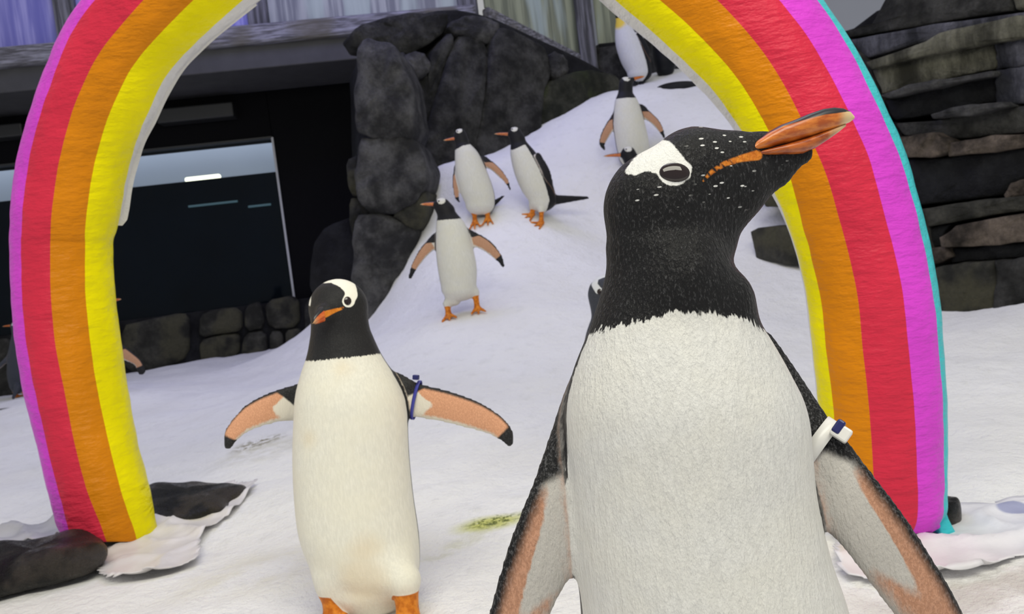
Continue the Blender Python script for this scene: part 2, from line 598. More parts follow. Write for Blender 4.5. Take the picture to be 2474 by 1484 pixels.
# --- boulder wall behind the snow slope
wb = empty('wall_back', (0.2, 7.4, 1.5))
tag(wb, 'dark cracked boulder wall behind the snow slope', kind='structure')
BP = P(1030, 250, 6.75)
BDIR = P(1480, 250, 7.75) - BP
BNN = np.array([BDIR[1], -BDIR[0], 0])
BNN /= np.linalg.norm(BNN)
if np.dot(BNN, CAM - BP) < 0:
    BNN = -BNN
for k, (poly, mat, off) in enumerate((
        ([(866, 62), (960, 40), (1075, 28), (1078, 60), (1060, 88), (985, 126), (950, 122), (920, 102), (880, 97)], M_ROCK, 0.1),
        ([(985, 136), (1018, 130), (1038, 158), (1022, 182), (992, 190), (978, 165)], M_ROCKL, 0.0),
        ([(962, 132), (982, 128), (975, 165), (985, 197), (1022, 192), (1045, 165), (1035, 138), (1062, 108), (1085, 78), (1100, 88),
          (1062, 200), (1036, 282), (1026, 360), (1030, 450), (1000, 450), (990, 220)], M_ROCK, 0.05),
        ([(1106, 98), (1135, 95), (1184, 110), (1180, 180), (1150, 300), (1150, 470), (1034, 500), (1024, 360), (1042, 290), (1076, 190)], M_ROCK, 0.0),
        ([(1082, 62), (1130, 40), (1200, 50), (1206, 84), (1180, 101), (1130, 89), (1104, 78)], M_ROCKL, 0.05),
        ([(1190, 104), (1212, 62), (1260, 88), (1328, 122), (1330, 180), (1302, 250), (1298, 400), (1160, 470), (1153, 310), (1186, 180)], M_ROCK, 0.0),
        ([(1335, 128), (1364, 140), (1370, 172), (1346, 190), (1331, 176)], M_ROCKL, 0.05),
        ([(1333, 200), (1348, 195), (1372, 181), (1430, 172), (1472, 176), (1492, 192), (1495, 260), (1420, 340), (1308, 400), (1302, 310), (1308, 250)], M_MOSS, 0.0),
)):
    keep(slab('boulder', poly, BP - BNN * off, BNN, 0.4, 0.03, mat, None, 40 + k, 0.06, 1, 84, 0.026), wb)
keep(slab('backing_rock', [(880, 70), (1080, 20), (1150, 30), (1200, 45), (1440, 160), (1490, 190), (1480, 420), (1250, 480), (1000, 560), (890, 480)],
          BP - BNN * 0.28, BNN, 0.5, 0.02, M_ROCKK, None, 60, 0.02), wb)
keep(slab('backing_rock', [(1430, 118), (1480, 105), (1560, 90), (1760, 60), (1860, 200), (1800, 330), (1560, 330), (1430, 260)],
          P(1560, 150, 9.0), np.array([0, -1, 0]), 0.4, 0.08, M_ROCK, None, 61, 0.08), wb)

# --- rock column
colm = empty('rock_column', P(900, 760, 6.0).tolist())
tag(colm, 'tall dark rock column of stacked blocks beside the black recess', 'rock')
CN = np.array([-0.15, -1, 0])
for k, (poly, mat) in enumerate((
        ([(866, 135), (884, 96), (926, 103), (962, 132), (986, 205), (1000, 332), (940, 338), (900, 332), (864, 302), (860, 200)], M_ROCKL),
        ([(868, 338), (905, 340), (1000, 338), (1024, 400), (1026, 440), (1004, 490), (950, 513), (880, 512), (863, 440)], M_ROCKL),
        ([(858, 520), (900, 517), (944, 522), (984, 548), (1004, 560), (990, 620), (960, 695), (930, 760), (880, 790), (856, 770), (852, 600)], M_ROCKL),
        ([(952, 518), (1004, 494), (1028, 460), (1024, 520), (1010, 556), (986, 542)], M_SILL))):
    keep(slab('block', poly, P(930, 500, 6.05) + np.array([0, 0.02 * (k == 3), 0]), CN, 0.45, 0.05, mat, None, 70 + k, 0.06, 1, 84, 0.022), colm)
for k, poly in enumerate(([(836, 385), (870, 378), (872, 475), (846, 472)], [(844, 480), (872, 480), (868, 580), (850, 575)],
                          [(760, 560), (858, 520), (862, 720), (740, 730)])):
    keep(slab('side_block', poly, P(850, 500, 6.7), CN, 0.3, 0.05, M_ROCKK if k == 2 else M_SILL, None, 80 + k, 0.03), colm)

# --- layered stone wall on the right
wr = empty('wall_right', (2.2, 4.4, 0.2))
tag(wr, 'layered wall of long dark stone ledges on the right', kind='structure')
RP = P(2474, 740, 3.85)
RN = np.array([-1.0, -0.6, 0])
RN /= np.linalg.norm(RN)
for k, (poly, mat, off) in enumerate((
        ([(2030, 78), (2108, 58), (2150, -25), (2440, -25), (2450, 25), (2250, 56), (2045, 92)], M_ROCK, 0.30),
        ([(2446, -25), (2510, -25), (2510, 18), (2457, 22)], M_OLIVE, 0.28),
        ([(2048, 97), (2240, 63), (2474, 29), (2520, 24), (2520, 46), (2300, 82), (2090, 142)], M_BLUEG, 0.28),
        ([(2093, 150), (2200, 113), (2240, 100), (2270, 82), (2330, 66), (2460, 38), (2520, 46), (2520, 84), (2380, 107), (2250, 131), (2105, 167)], M_OLIVE, 0.18),
        ([(2106, 170), (2250, 135), (2400, 108), (2402, 166), (2300, 186), (2130, 226)], M_OLIVE, 0.24),
        ([(2406, 106), (2520, 86), (2520, 152), (2406, 166)], M_BLUEG, 0.24),
        ([(2130, 230), (2200, 204), (2300, 189), (2400, 170), (2402, 184), (2300, 202), (2150, 238)], M_ROCKL, 0.14),
        ([(2138, 244), (2300, 206), (2398, 187), (2402, 244), (2300, 264), (2160, 292)], M_ROCKK, 0.22),
        ([(2406, 172), (2520, 155), (2520, 246), (2406, 252)], M_BLUEG, 0.20),
        ([(2250, 277), (2300, 260), (2420, 246), (2434, 258), (2350, 277), (2255, 287)], M_ROCKL, 0.10),
        ([(2160, 298), (2260, 292), (2440, 262), (2520, 250), (2520, 318), (2300, 334), (2180, 326)], M_ROCK, 0.18),
        ([(2172, 332), (2250, 324), (2286, 342), (2287, 366), (2250, 380), (2190, 378)], M_BROWN, 0.08),
        ([(2290, 346), (2400, 330), (2520, 322), (2520, 350), (2400, 366), (2292, 378)], M_BROWN, 0.10),
        ([(2192, 387), (2300, 382), (2520, 354), (2520, 420), (2442, 440), (2422, 470), (2300, 486), (2213, 497)], M_ROCKK, 0.14),
        ([(2426, 471), (2446, 443), (2520, 424), (2520, 463), (2432, 480)], M_BROWN, 0.08),
        ([(2222, 506), (2320, 491), (2520, 468), (2520, 504), (2380, 521), (2300, 537), (2236, 548)], M_SILL, 0.06),
        ([(2238, 556), (2296, 543), (2276, 570), (2278, 594), (2246, 596)], M_ROCKK, 0.10),
        ([(2272, 574), (2310, 546), (2400, 530), (2520, 509), (2520, 580), (2380, 592), (2280, 597)], M_BROWN, 0.0),
        ([(2246, 602), (2290, 600), (2301, 620), (2254, 638)], M_BROWN, 0.02),
        ([(2303, 602), (2400, 595), (2520, 583), (2520, 616), (2303, 634)], M_ROCKK, 0.05),
        ([(2256, 652), (2300, 641), (2400, 632), (2402, 790), (2330, 800), (2262, 790)], M_SILL, 0.0),
        ([(2404, 632), (2520, 619), (2520, 790), (2404, 790)], M_ROCK, 0.0),
        ([(1816, 562), (1832, 552), (1905, 548), (1966, 544), (1975, 640), (1905, 640), (1826, 625)], M_SILL, 0.0),
        ([(1832, 474), (1850, 456), (1900, 446), (1962, 448), (1966, 500), (1850, 500)], M_SILL, 0.05),
        ([(1975, 540), (2110, 520), (2220, 508), (2250, 640), (2240, 760), (1985, 720)], M_ROCK, 0.04),
        ([(1960, 300), (2150, 296), (2190, 390), (2212, 500), (1980, 535), (1966, 440)], M_ROCKK, 0.16),
        ([(1880, 120), (2040, 96), (2090, 145), (2150, 285), (1960, 295), (1900, 230)], M_ROCK, 0.24),
        ([(1780, 330), (1950, 300), (1960, 440), (1850, 452), (1790, 440)], M_ROCK, 0.2),
)):
    keep(slab('stone', poly, RP - RN * off, RN, 0.35, 0.012, mat, None, 100 + k, 0.02, 0, 72, 0.006), wr)
# the ledges go on past the edge of the picture
rowy = [-150, -28, 85, 165, 250, 320, 420, 505, 615, 860]
for k in range(len(rowy) - 1):
    for j, (xa, xb) in enumerate(((2524, 2700 + 30 * (k % 3)), (2706 + 30 * (k % 3), 3020))):
        y0, y1 = rowy[k] + 3 - j * 12, rowy[k + 1] - 3 - j * 12
        keep(slab('stone', [(xa, y0), ((xa + xb) / 2, y0 - 8), (xb, y0 - 12), (xb, y1 - 12), ((xa + xb) / 2, y1 - 4), (xa, y1)],
                  RP - RN * (0.26 - 0.028 * k + 0.05 * ((k * 3 + j) % 3)), RN, 0.3, 0.012, (M_ROCK, M_OLIVE, M_ROCKK, M_BROWN, M_ROCKL)[(k * 2 + j) % 5], None, 150 + 2 * k + j, 0.02, 0, 48, 0.004), wr)
keep(slab('backing_rock', [(1800, 300), (2050, 80), (2160, 0), (2530, -30), (3000, -150), (3000, 850), (2530, 800), (2240, 800), (1980, 760)], RP - RN * 0.45, RN, 0.4, 0.0, M_ROCKK, None, 130, 0.01), wr)

fw_ = mesh_obj('wall_far', *box_mesh([np.array(p) for p in ((1.5, 11, 2.2), (8, 11, 2.2), (8, 11.2, 2.2), (1.5, 11.2, 2.2), (1.5, 11, 7), (8, 11, 7), (8, 11.2, 7), (1.5, 11.2, 7))]),
               plain('pale_grey_wall', (0.40, 0.42, 0.47), 0.7, 0.04, 2), None, False)
tag(fw_, 'plain pale grey wall high above the layered stones', kind='structure')


# ------------------------------------------------------------------ signed-distance bodies
def seg_t(p, a, b):
    ab = b - a
    t = ((p - a) @ ab) / max(float(ab @ ab), 1e-12)
    return np.clip(t, 0, 1)


class Cone:
    """tapered capsule in camera-aligned local space, squeezed along depth (y) by sy"""

    def __init__(s, a, ra, b, rb, k=0.02, tag='core', sy=1.0):
        s.a, s.b, s.ra, s.rb, s.k, s.tag, s.sy = np.array(a, float), np.array(b, float), ra, rb, k, tag, sy

    def box(s):
        m = max(s.ra, s.rb)
        return np.minimum(s.a, s.b) - m, np.maximum(s.a, s.b) + m

    def d(s, p):
        sc = np.array([1, 1 / s.sy, 1], dtype=np.float32)
        q, a, b = p * sc, s.a * sc, s.b * sc
        t = seg_t(q, a, b)
        c = a + t[..., None] * (b - a)
        return np.sqrt(((q - c) ** 2).sum(-1)) - (s.ra + (s.rb - s.ra) * t)


class Loft:
    """body trunk: axis points (local) with half widths, sliced along camera-up; sy squeezes depth"""

    def __init__(s, T, k=0.02, tag='core', sy=1.0, bottom=0.05):
        A = np.array([t[0] for t in T])
        R = np.array([t[1] for t in T])
        # rounded bottom
        b, rb = A[-1], R[-1]
        A = np.concatenate([A] + [[b - np.array([0, 0, rb * sn * 0.8])] for sn in (0.3, 0.6, 0.85, 0.97, 1.0)])
        R = np.concatenate([R, [rb * 0.965, rb * 0.8, rb * 0.53, rb * 0.24, 0.001]])
        i = np.arange(len(A))
        tt = np.linspace(0, len(A) - 1, (len(A) - 1) * 8 + 1)
        j = np.clip(tt.astype(int), 0, len(A) - 2)
        f = (tt - j)[:, None]
        B = np.concatenate([A, R[:, None]], 1)
        p0, p1, p2, p3 = B[np.maximum(j - 1, 0)], B[j], B[j + 1], B[np.minimum(j + 2, len(B) - 1)]
        S = 0.5 * (2 * p1 + (p2 - p0) * f + (2 * p0 - 5 * p1 + 4 * p2 - p3) * f ** 2 + (3 * p1 - p0 - 3 * p2 + p3) * f ** 3)
        S = S[np.argsort(S[:, 2])]
        s.Z, s.X, s.Y, s.R = S[:, 2], S[:, 0], S[:, 1], np.maximum(S[:, 3], 0.0005)
        s.k, s.tag, s.sy = k, tag, sy

    def box(s):
        m = s.R.max()
        return np.array([s.X.min() - m, s.Y.min() - m, s.Z[0]]), np.array([s.X.max() + m, s.Y.max() + m, s.Z[-1]])

    def axis(s, p):
        z = p[..., 2]
        return np.interp(z, s.Z, s.X), np.interp(z, s.Z, s.Y), np.interp(z, s.Z, s.R)

    def d(s, p):
        x, y, r = s.axis(p)
        d = (np.sqrt((p[..., 0] - x) ** 2 + ((p[..., 1] - y) / s.sy) ** 2) - r) * 0.85
        return np.maximum(np.maximum(d, p[..., 2] - s.Z[-1]), s.Z[0] - p[..., 2])


class Blade:
    """flipper: list of (lead, trail) 3D points, half thickness th, ventral normal n"""

    def __init__(s, pairs, th, n, k=0.012, tag='flip'):
        L = np.array([p[0] for p in pairs])
        T = np.array([p[1] for p in pairs])
        m = 6
        tt = np.linspace(0, len(pairs) - 1, (len(pairs) - 1) * m + 1)
        i = np.clip(tt.astype(int), 0, len(pairs) - 2)
        f = (tt - i)[:, None]

        def cr(A):
            p0, p1, p2, p3 = A[np.maximum(i - 1, 0)], A[i], A[i + 1], A[np.minimum(i + 2, len(A) - 1)]
            return 0.5 * (2 * p1 + (p2 - p0) * f + (2 * p0 - 5 * p1 + 4 * p2 - p3) * f ** 2 + (3 * p1 - p0 - 3 * p2 + p3) * f ** 3)
        s.L, s.T = cr(L), cr(T)
        s.C = (s.L + s.T) / 2
        s.w = np.linalg.norm(s.L - s.T, axis=1) / 2
        s.n = np.asarray(n, float) / np.linalg.norm(n)
        s.th, s.k, s.tag = th, k, tag
        ln = np.concatenate([[0], np.cumsum(np.linalg.norm(np.diff(s.C, axis=0), axis=1))])
        s.u = ln / ln[-1]
        s.len = ln[-1]

    def box(s):
        m = s.w.max() + 0.02
        return s.C.min(0) - m * 0.6, s.C.max(0) + m * 0.6

    def uvn(s, p):
        sh = p.shape[:-1]
        q = p.reshape(-1, 3)
        best = np.full(len(q), 1e9)
        U = np.zeros(len(q)); V = np.zeros(len(q)); H = np.zeros(len(q)); W = np.zeros(len(q)); E = np.zeros(len(q))
        for i in range(len(s.C) - 1):
            a, b = s.C[i], s.C[i + 1]
            ab = b - a
            abp = ab - s.n * (ab @ s.n)
            traw = ((q - a) @ abp) / max(abp @ abp, 1e-12)
            t = np.clip(traw, 0, 1)
            c = a + t[:, None] * ab
            o = q - c
            hn = o @ s.n
            op = o - hn[:, None] * s.n
            dist = np.sqrt((op ** 2).sum(1))
            ld = (s.L[i] - s.C[i]) * (1 - t)[:, None] + (s.L[i + 1] - s.C[i + 1]) * t[:, None]
            w = s.w[i] * (1 - t) + s.w[i + 1] * t
            sg = np.where((op * ld).sum(1) > 0, -1.0, 1.0)
            m = dist < best
            best = np.where(m, dist, best)
            U = np.where(m, s.u[i] * (1 - t) + s.u[i + 1] * t, U)
            V = np.where(m, sg * dist / np.maximum(w, 1e-5), V)
            H = np.where(m, hn, H)
            W = np.where(m, w, W)
        return U.reshape(sh), V.reshape(sh), H.reshape(sh), W.reshape(sh)

    def d(s, p):
        U, V, H, W = s.uvn(p)
        th = s.th * (1 - 0.35 * U)
        r = np.sqrt(V ** 2 + (H / th) ** 2)
        # blend metric between thickness and width
        g = np.sqrt((V / W) ** 2 + (H / th ** 2) ** 2) / np.maximum(r, 1e-6)
        return (r - 1) / np.maximum(g, 1e-6)


def smin(a, b, k):
    h = np.clip(0.5 + 0.5 * (b - a) / k, 0, 1)
    return b * (1 - h) + a * h - k * h * (1 - h)


def sdf_at(prims, p, tags=None):
    f = None
    for pr in prims:
        if tags and pr.tag not in tags:
            continue
        d = pr.d(p)
        f = d if f is None else smin(f, d, pr.k)
    return f


def surface(prims, h):
    lo = np.min([p.box()[0] for p in prims], 0) - 3 * h
    hi = np.max([p.box()[1] for p in prims], 0) + 3 * h
    nx, ny, nz = (np.ceil((hi - lo) / h).astype(int) + 1)
    F = np.full((nx, ny, nz), 0.08, dtype=np.float32)
    ax = [lo[i] + h * np.arange(n) for i, n in enumerate((nx, ny, nz))]
    for pr in prims:
        b0, b1 = pr.box()
        m = pr.k + 3 * h
        i0 = np.maximum(((b0 - m - lo) / h).astype(int), 0)
        i1 = np.minimum(np.ceil((b1 + m - lo) / h).astype(int) + 1, (nx, ny, nz))
        g = np.stack(np.meshgrid(*[ax[i][i0[i]:i1[i]] for i in range(3)], indexing='ij'), -1).astype(np.float32)
        sl = tuple(slice(i0[i], i1[i]) for i in range(3))
        F[sl] = smin(F[sl], pr.d(g).astype(np.float32), pr.k)
    S = F < 0
    cnt = np.zeros((nx - 1, ny - 1, nz - 1), dtype=np.int8)
    for i in (0, 1):
        for j in (0, 1):
            for k in (0, 1):
                cnt += S[i:nx - 1 + i, j:ny - 1 + j, k:nz - 1 + k]
    act = np.argwhere((cnt > 0) & (cnt < 8))
    idx = np.full((nx - 1, ny - 1, nz - 1), -1, dtype=np.int64)
    idx[tuple(act.T)] = np.arange(len(act))
    pos = np.zeros((len(act), 3)); c = np.zeros(len(act))
    corners = [(i, j, k) for i in (0, 1) for j in (0, 1) for k in (0, 1)]
    for a in corners:
        for b in corners:
            if sum(abs(x - y) for x, y in zip(a, b)) == 1 and a < b:
                fa = F[tuple((act + a).T)]
                fb = F[tuple((act + b).T)]
                m = (fa < 0) != (fb < 0)
                t = np.where(m, fa / np.where(m, fa - fb, 1), 0)
                pt = act + np.array(a) + t[:, None] * (np.array(b) - np.array(a))
                pos += pt * m[:, None]
                c += m
    V = lo + h * (pos / c[:, None])
    quads = []
    for axis in range(3):
        s0 = [slice(None)] * 3; s1 = [slice(None)] * 3
        s0[axis] = slice(0, -1); s1[axis] = slice(1, None)
        A, B = S[tuple(s0)], S[tuple(s1)]
        e = np.argwhere(A != B)
        o1, o2 = [x for x in range(3) if x != axis]
        if axis == 1:
            o1, o2 = o2, o1
        ok = (e[:, o1] > 0) & (e[:, o2] > 0)
        e = e[ok]
        d1 = np.zeros(3, int); d1[o1] = 1
        d2 = np.zeros(3, int); d2[o2] = 1
        q = np.stack([idx[tuple((e - d1 - d2).T)], idx[tuple((e - d2).T)], idx[tuple(e.T)], idx[tuple((e - d1).T)]], 1)
        flip = ~A[tuple(e.T)]
        q[flip] = q[flip][:, ::-1]
        quads.append(q)
    Q = np.concatenate(quads)
    # light Laplacian smoothing
    E = np.concatenate([Q[:, [0, 1]], Q[:, [1, 2]], Q[:, [2, 3]], Q[:, [3, 0]]])
    for _ in range(2):
        acc = np.zeros_like(V); n = np.zeros(len(V))
        np.add.at(acc, E[:, 0], V[E[:, 1]]); np.add.at(n, E[:, 0], 1)
        np.add.at(acc, E[:, 1], V[E[:, 0]]); np.add.at(n, E[:, 1], 1)
        V = V * 0.5 + 0.5 * acc / n[:, None]
    return V, Q


def seg_dist2(p, a, b):
    ab = b - a
    t = np.clip(((p - a) @ ab) / max(ab @ ab, 1e-12), 0, 1)
    return np.sqrt(((p - a - t[:, None] * ab) ** 2).sum(1)), t


def poly_sd(p, poly):
    poly = np.array(poly, float)
    d = np.full(len(p), 1e9)
    ins = np.zeros(len(p), bool)
    for i in range(len(poly)):
        a, b = poly[i], poly[(i + 1) % len(poly)]
        d = np.minimum(d, seg_dist2(p, a, b)[0])
        c = ((a[1] > p[:, 1]) != (b[1] > p[:, 1]))
        x = a[0] + (p[:, 1] - a[1]) / (b[1] - a[1] + 1e-12) * (b[0] - a[0])
        ins ^= c & (p[:, 0] < x)
    return np.where(ins, d, -d)


def plumage(name, white, black=(0.016, 0.016, 0.018), blackl=(0.075, 0.075, 0.08), jag=0.006, pink=(0.52, 0.27, 0.17), fine=1.0, bump=0.35,
            fleck=False, stain=None, soft2=0.004, w2=0.9, softb=0.003, stain_amt=0.35):
    t = NT(name)
    st = t.noise(t.coord((1, 1, 0.22)), 260 * fine, 3, 0.6)          # feather streaks
    sp = t.noise(t.coord((1, 1, 0.5)), 620 * fine, 2, 0.6)           # speckle
    big = t.noise(t.coord(), 14, 3)
    jn = t.math('MULTIPLY', t.math('SUBTRACT', t.noise(t.coord((1, 1, 0.35)), 170 * fine, 3, 0.7), 0.5), 2 * jag)

    def step(attr, soft=0.0012, nz=1.0):
        return t.ramp(t.math('ADD', t.attr(attr), t.math('MULTIPLY', jn, nz)), -soft, soft)

    c = t.mix(t.ramp(sp, 0.52, 0.75, 0, 0.5), black, blackl)
    if fleck:
        vo = t.n('ShaderNodeTexVoronoi')
        vo.inputs['Scale'].default_value = 1.0
        t.l(t.coord((75, 75, 190), (0, math.radians(25), 0)), vo.inputs['Vector'])
        fk = t.ramp(vo.outputs['Distance'], 0.13, 0.20, 1.0, 0.0)
        sel = t.n('ShaderNodeSeparateColor')
        t.l(vo.outputs['Color'], sel.inputs[0])
        dens = t.ramp(sel.outputs[0], 0.22, 0.24)
        k = t.math('MULTIPLY', t.math('MULTIPLY', fk, dens), t.ramp(t.attr('fleck'), 0.0, 0.02))
        c = t.mix(k, c, (0.75, 0.75, 0.73))
    w = t.mix(t.ramp(st, 0.35, 0.7), tuple(x * 0.90 for x in white), white)
    w = t.mix(t.ramp(big, 0.35, 0.7, 0, 0.5), w, tuple(x * y for x, y in zip(white, (0.97, 0.955, 0.90))))
    if stain:
        w = t.mix(t.ramp(t.math('ADD', t.attr('stain'), t.math('MULTIPLY', t.math('SUBTRACT', big, 0.5), 0.03)), -0.02, 0.03, 0, stain_amt), w, stain)
    spk = t.math('MULTIPLY', t.math('SUBTRACT', t.noise(t.coord((1, 1, 0.10)), 330 * fine, 2, 0.6), 0.5), 2.6 * jag)
    c = t.mix(t.ramp(t.math('ADD', t.math('ADD', t.attr('fw'), spk), t.math('MULTIPLY', jn, 0.5)), -0.0014, 0.0014), c, w)
    c = t.mix(step('fh', 0.0008, 0.3), c, tuple(min(1, x * 1.08) for x in white))
    pk = t.mix(t.ramp(sp, 0.45, 0.6, 0, 0.35), pink, tuple(min(1, x * 1.5 + 0.05) for x in pink))
    c = t.mix(step('fp', 0.002, 0.3), c, pk)
    c = t.mix(step('fw2', soft2, 1.6), c, tuple(x * w2 * y for x, y in zip(white, (1.0, 0.96, 0.93))))
    c = t.mix(step('fb', softb, 0.35), c, t.mix(t.ramp(sp, 0.45, 0.7, 0, 0.8), black, blackl))
    org = t.mix(t.ramp(t.noise(t.coord(), 60, 4), 0.35, 0.65), (0.50, 0.13, 0.012), (0.78, 0.27, 0.03))
    c = t.mix(step('fo', 0.001, 0.04), c, org)
    md = t.noise(t.coord((1, 1, 0.5)), 75 * fine, 3, 0.6)
    hb = t.math('ADD', t.math('ADD', st, t.math('MULTIPLY', sp, 0.5)), t.math('MULTIPLY', md, 0.45))
    t.bump(hb, bump, 0.004)
    t.set(c, 0.5, Specular_IOR_Level=0.16)
    t.b.inputs['Sheen Weight'].default_value = 0.08
    t.b.inputs['Sheen Roughness'].default_value = 0.4
    return t.m


def eye_mat():
    t = NT('penguin_eye')
    return t.set((0.012, 0.004, 0.003), 0.04, Specular_IOR_Level=0.7)


M_EYE = eye_mat()


def beak_mat(name, a, b):
    t = NT(name)
    nz = t.noise(t.coord((1, 1, 3)), 70, 4)
    c = t.mix(t.ramp(nz, 0.35, 0.65), a, b)
    c = t.mix(t.ramp(t.attr('tip'), 0.0, 0.30), c, (0.72, 0.55, 0.30))
    c = t.mix(t.ramp(t.attr('culmen'), -0.06, 0.06), c, (0.014, 0.015, 0.02))
    return t.set(c, 0.28, Specular_IOR_Level=0.55)


M_BEAK = beak_mat('beak_orange', (0.42, 0.085, 0.012), (0.66, 0.20, 0.03))
M_BEAK_R = beak_mat('beak_red_orange', (0.60, 0.10, 0.02), (0.80, 0.20, 0.04))
M_BEAK_DK = beak_mat('beak_dark_orange', (0.26, 0.045, 0.010), (0.52, 0.13, 0.02))


def beak_loft(name, st, mat, parent, base, up, side, culmen=None, n=20):
    """st: list of (center3, half height up, half height down, half width, tipfield, culmen threshold)"""
    vs, fs, tip, cul = [], [], [], []
    for (c, hu, hd, hw, tp, ct) in st:
        for j in range(n):
            a = 2 * math.pi * j / n
            ca, sa = math.cos(a), math.sin(a)
            e = 0.85
            vs.append(c + side * hw * math.copysign(abs(ca) ** e, ca) + up * (hu if sa > 0 else hd) * math.copysign(abs(sa) ** e, sa))
            tip.append(tp)
            cul.append(sa - ct)
    m = len(st)
    for i in range(m - 1):
        for j in range(n):
            fs.append([i * n + j, i * n + (j + 1) % n, (i + 1) * n + (j + 1) % n, (i + 1) * n + j])
    fs.append(list(range(n)))
    fs.append([(m - 1) * n + j for j in range(n)][::-1])
    v = np.array(vs)
    a, b, c3 = (v[i] for i in fs[0][:3])
    ctr = st[0][0]
    if np.dot(np.cross(b - a, c3 - b), a - ctr) < 0:
        fs = [f[::-1] for f in fs]
    return mesh_obj(name, v, fs, mat, parent, True, base, {'tip': tip, 'culmen': cul})


def ball(name, c, axes, rad, mat, parent, base, nu=24, nv=16):
    vs, fs = [], []
    for i in range(nv + 1):
        th = math.pi * i / nv
        for j in range(nu):
            ph = 2 * math.pi * j / nu
            q = np.array([math.sin(th) * math.cos(ph), math.sin(th) * math.sin(ph), math.cos(th)])
            vs.append(c + sum(axes[k] * rad[k] * q[k] for k in range(3)))
    for i in range(nv):
        for j in range(nu):
            fs.append([i * nu + j, (i + 1) * nu + j, (i + 1) * nu + (j + 1) % nu, i * nu + (j + 1) % nu])
    return mesh_obj(name, vs, fs, mat, parent, True, base)


AX = np.stack([RT, FW, UP])          # local axes: x = camera right, y = away, z = camera up


class Frame:
    def __init__(s, foot_px, foot_py, d, dz=0.0):
        s.d = d
        s.s = FPX / d
        b = P(foot_px, foot_py, d)
        s.base = np.array([b[0], b[1], float(ground(b[0], b[1])) + dz])
        s.k = 1.0

    def w(s, px, py, dy=0.0):
        """world point: pixel at the depth of the thing, then moved dy away from the viewer (perspective kept)"""
        return P(px, py, s.d + dy)

    def q(s, px, py, dy=0.0):
        return AX @ (s.w(px, py, dy) - s.base)

    def r(s, rpx, dy=0.0):
        return rpx * (s.d + dy) / FPX

    def world(s, q):
        return s.base + q @ AX


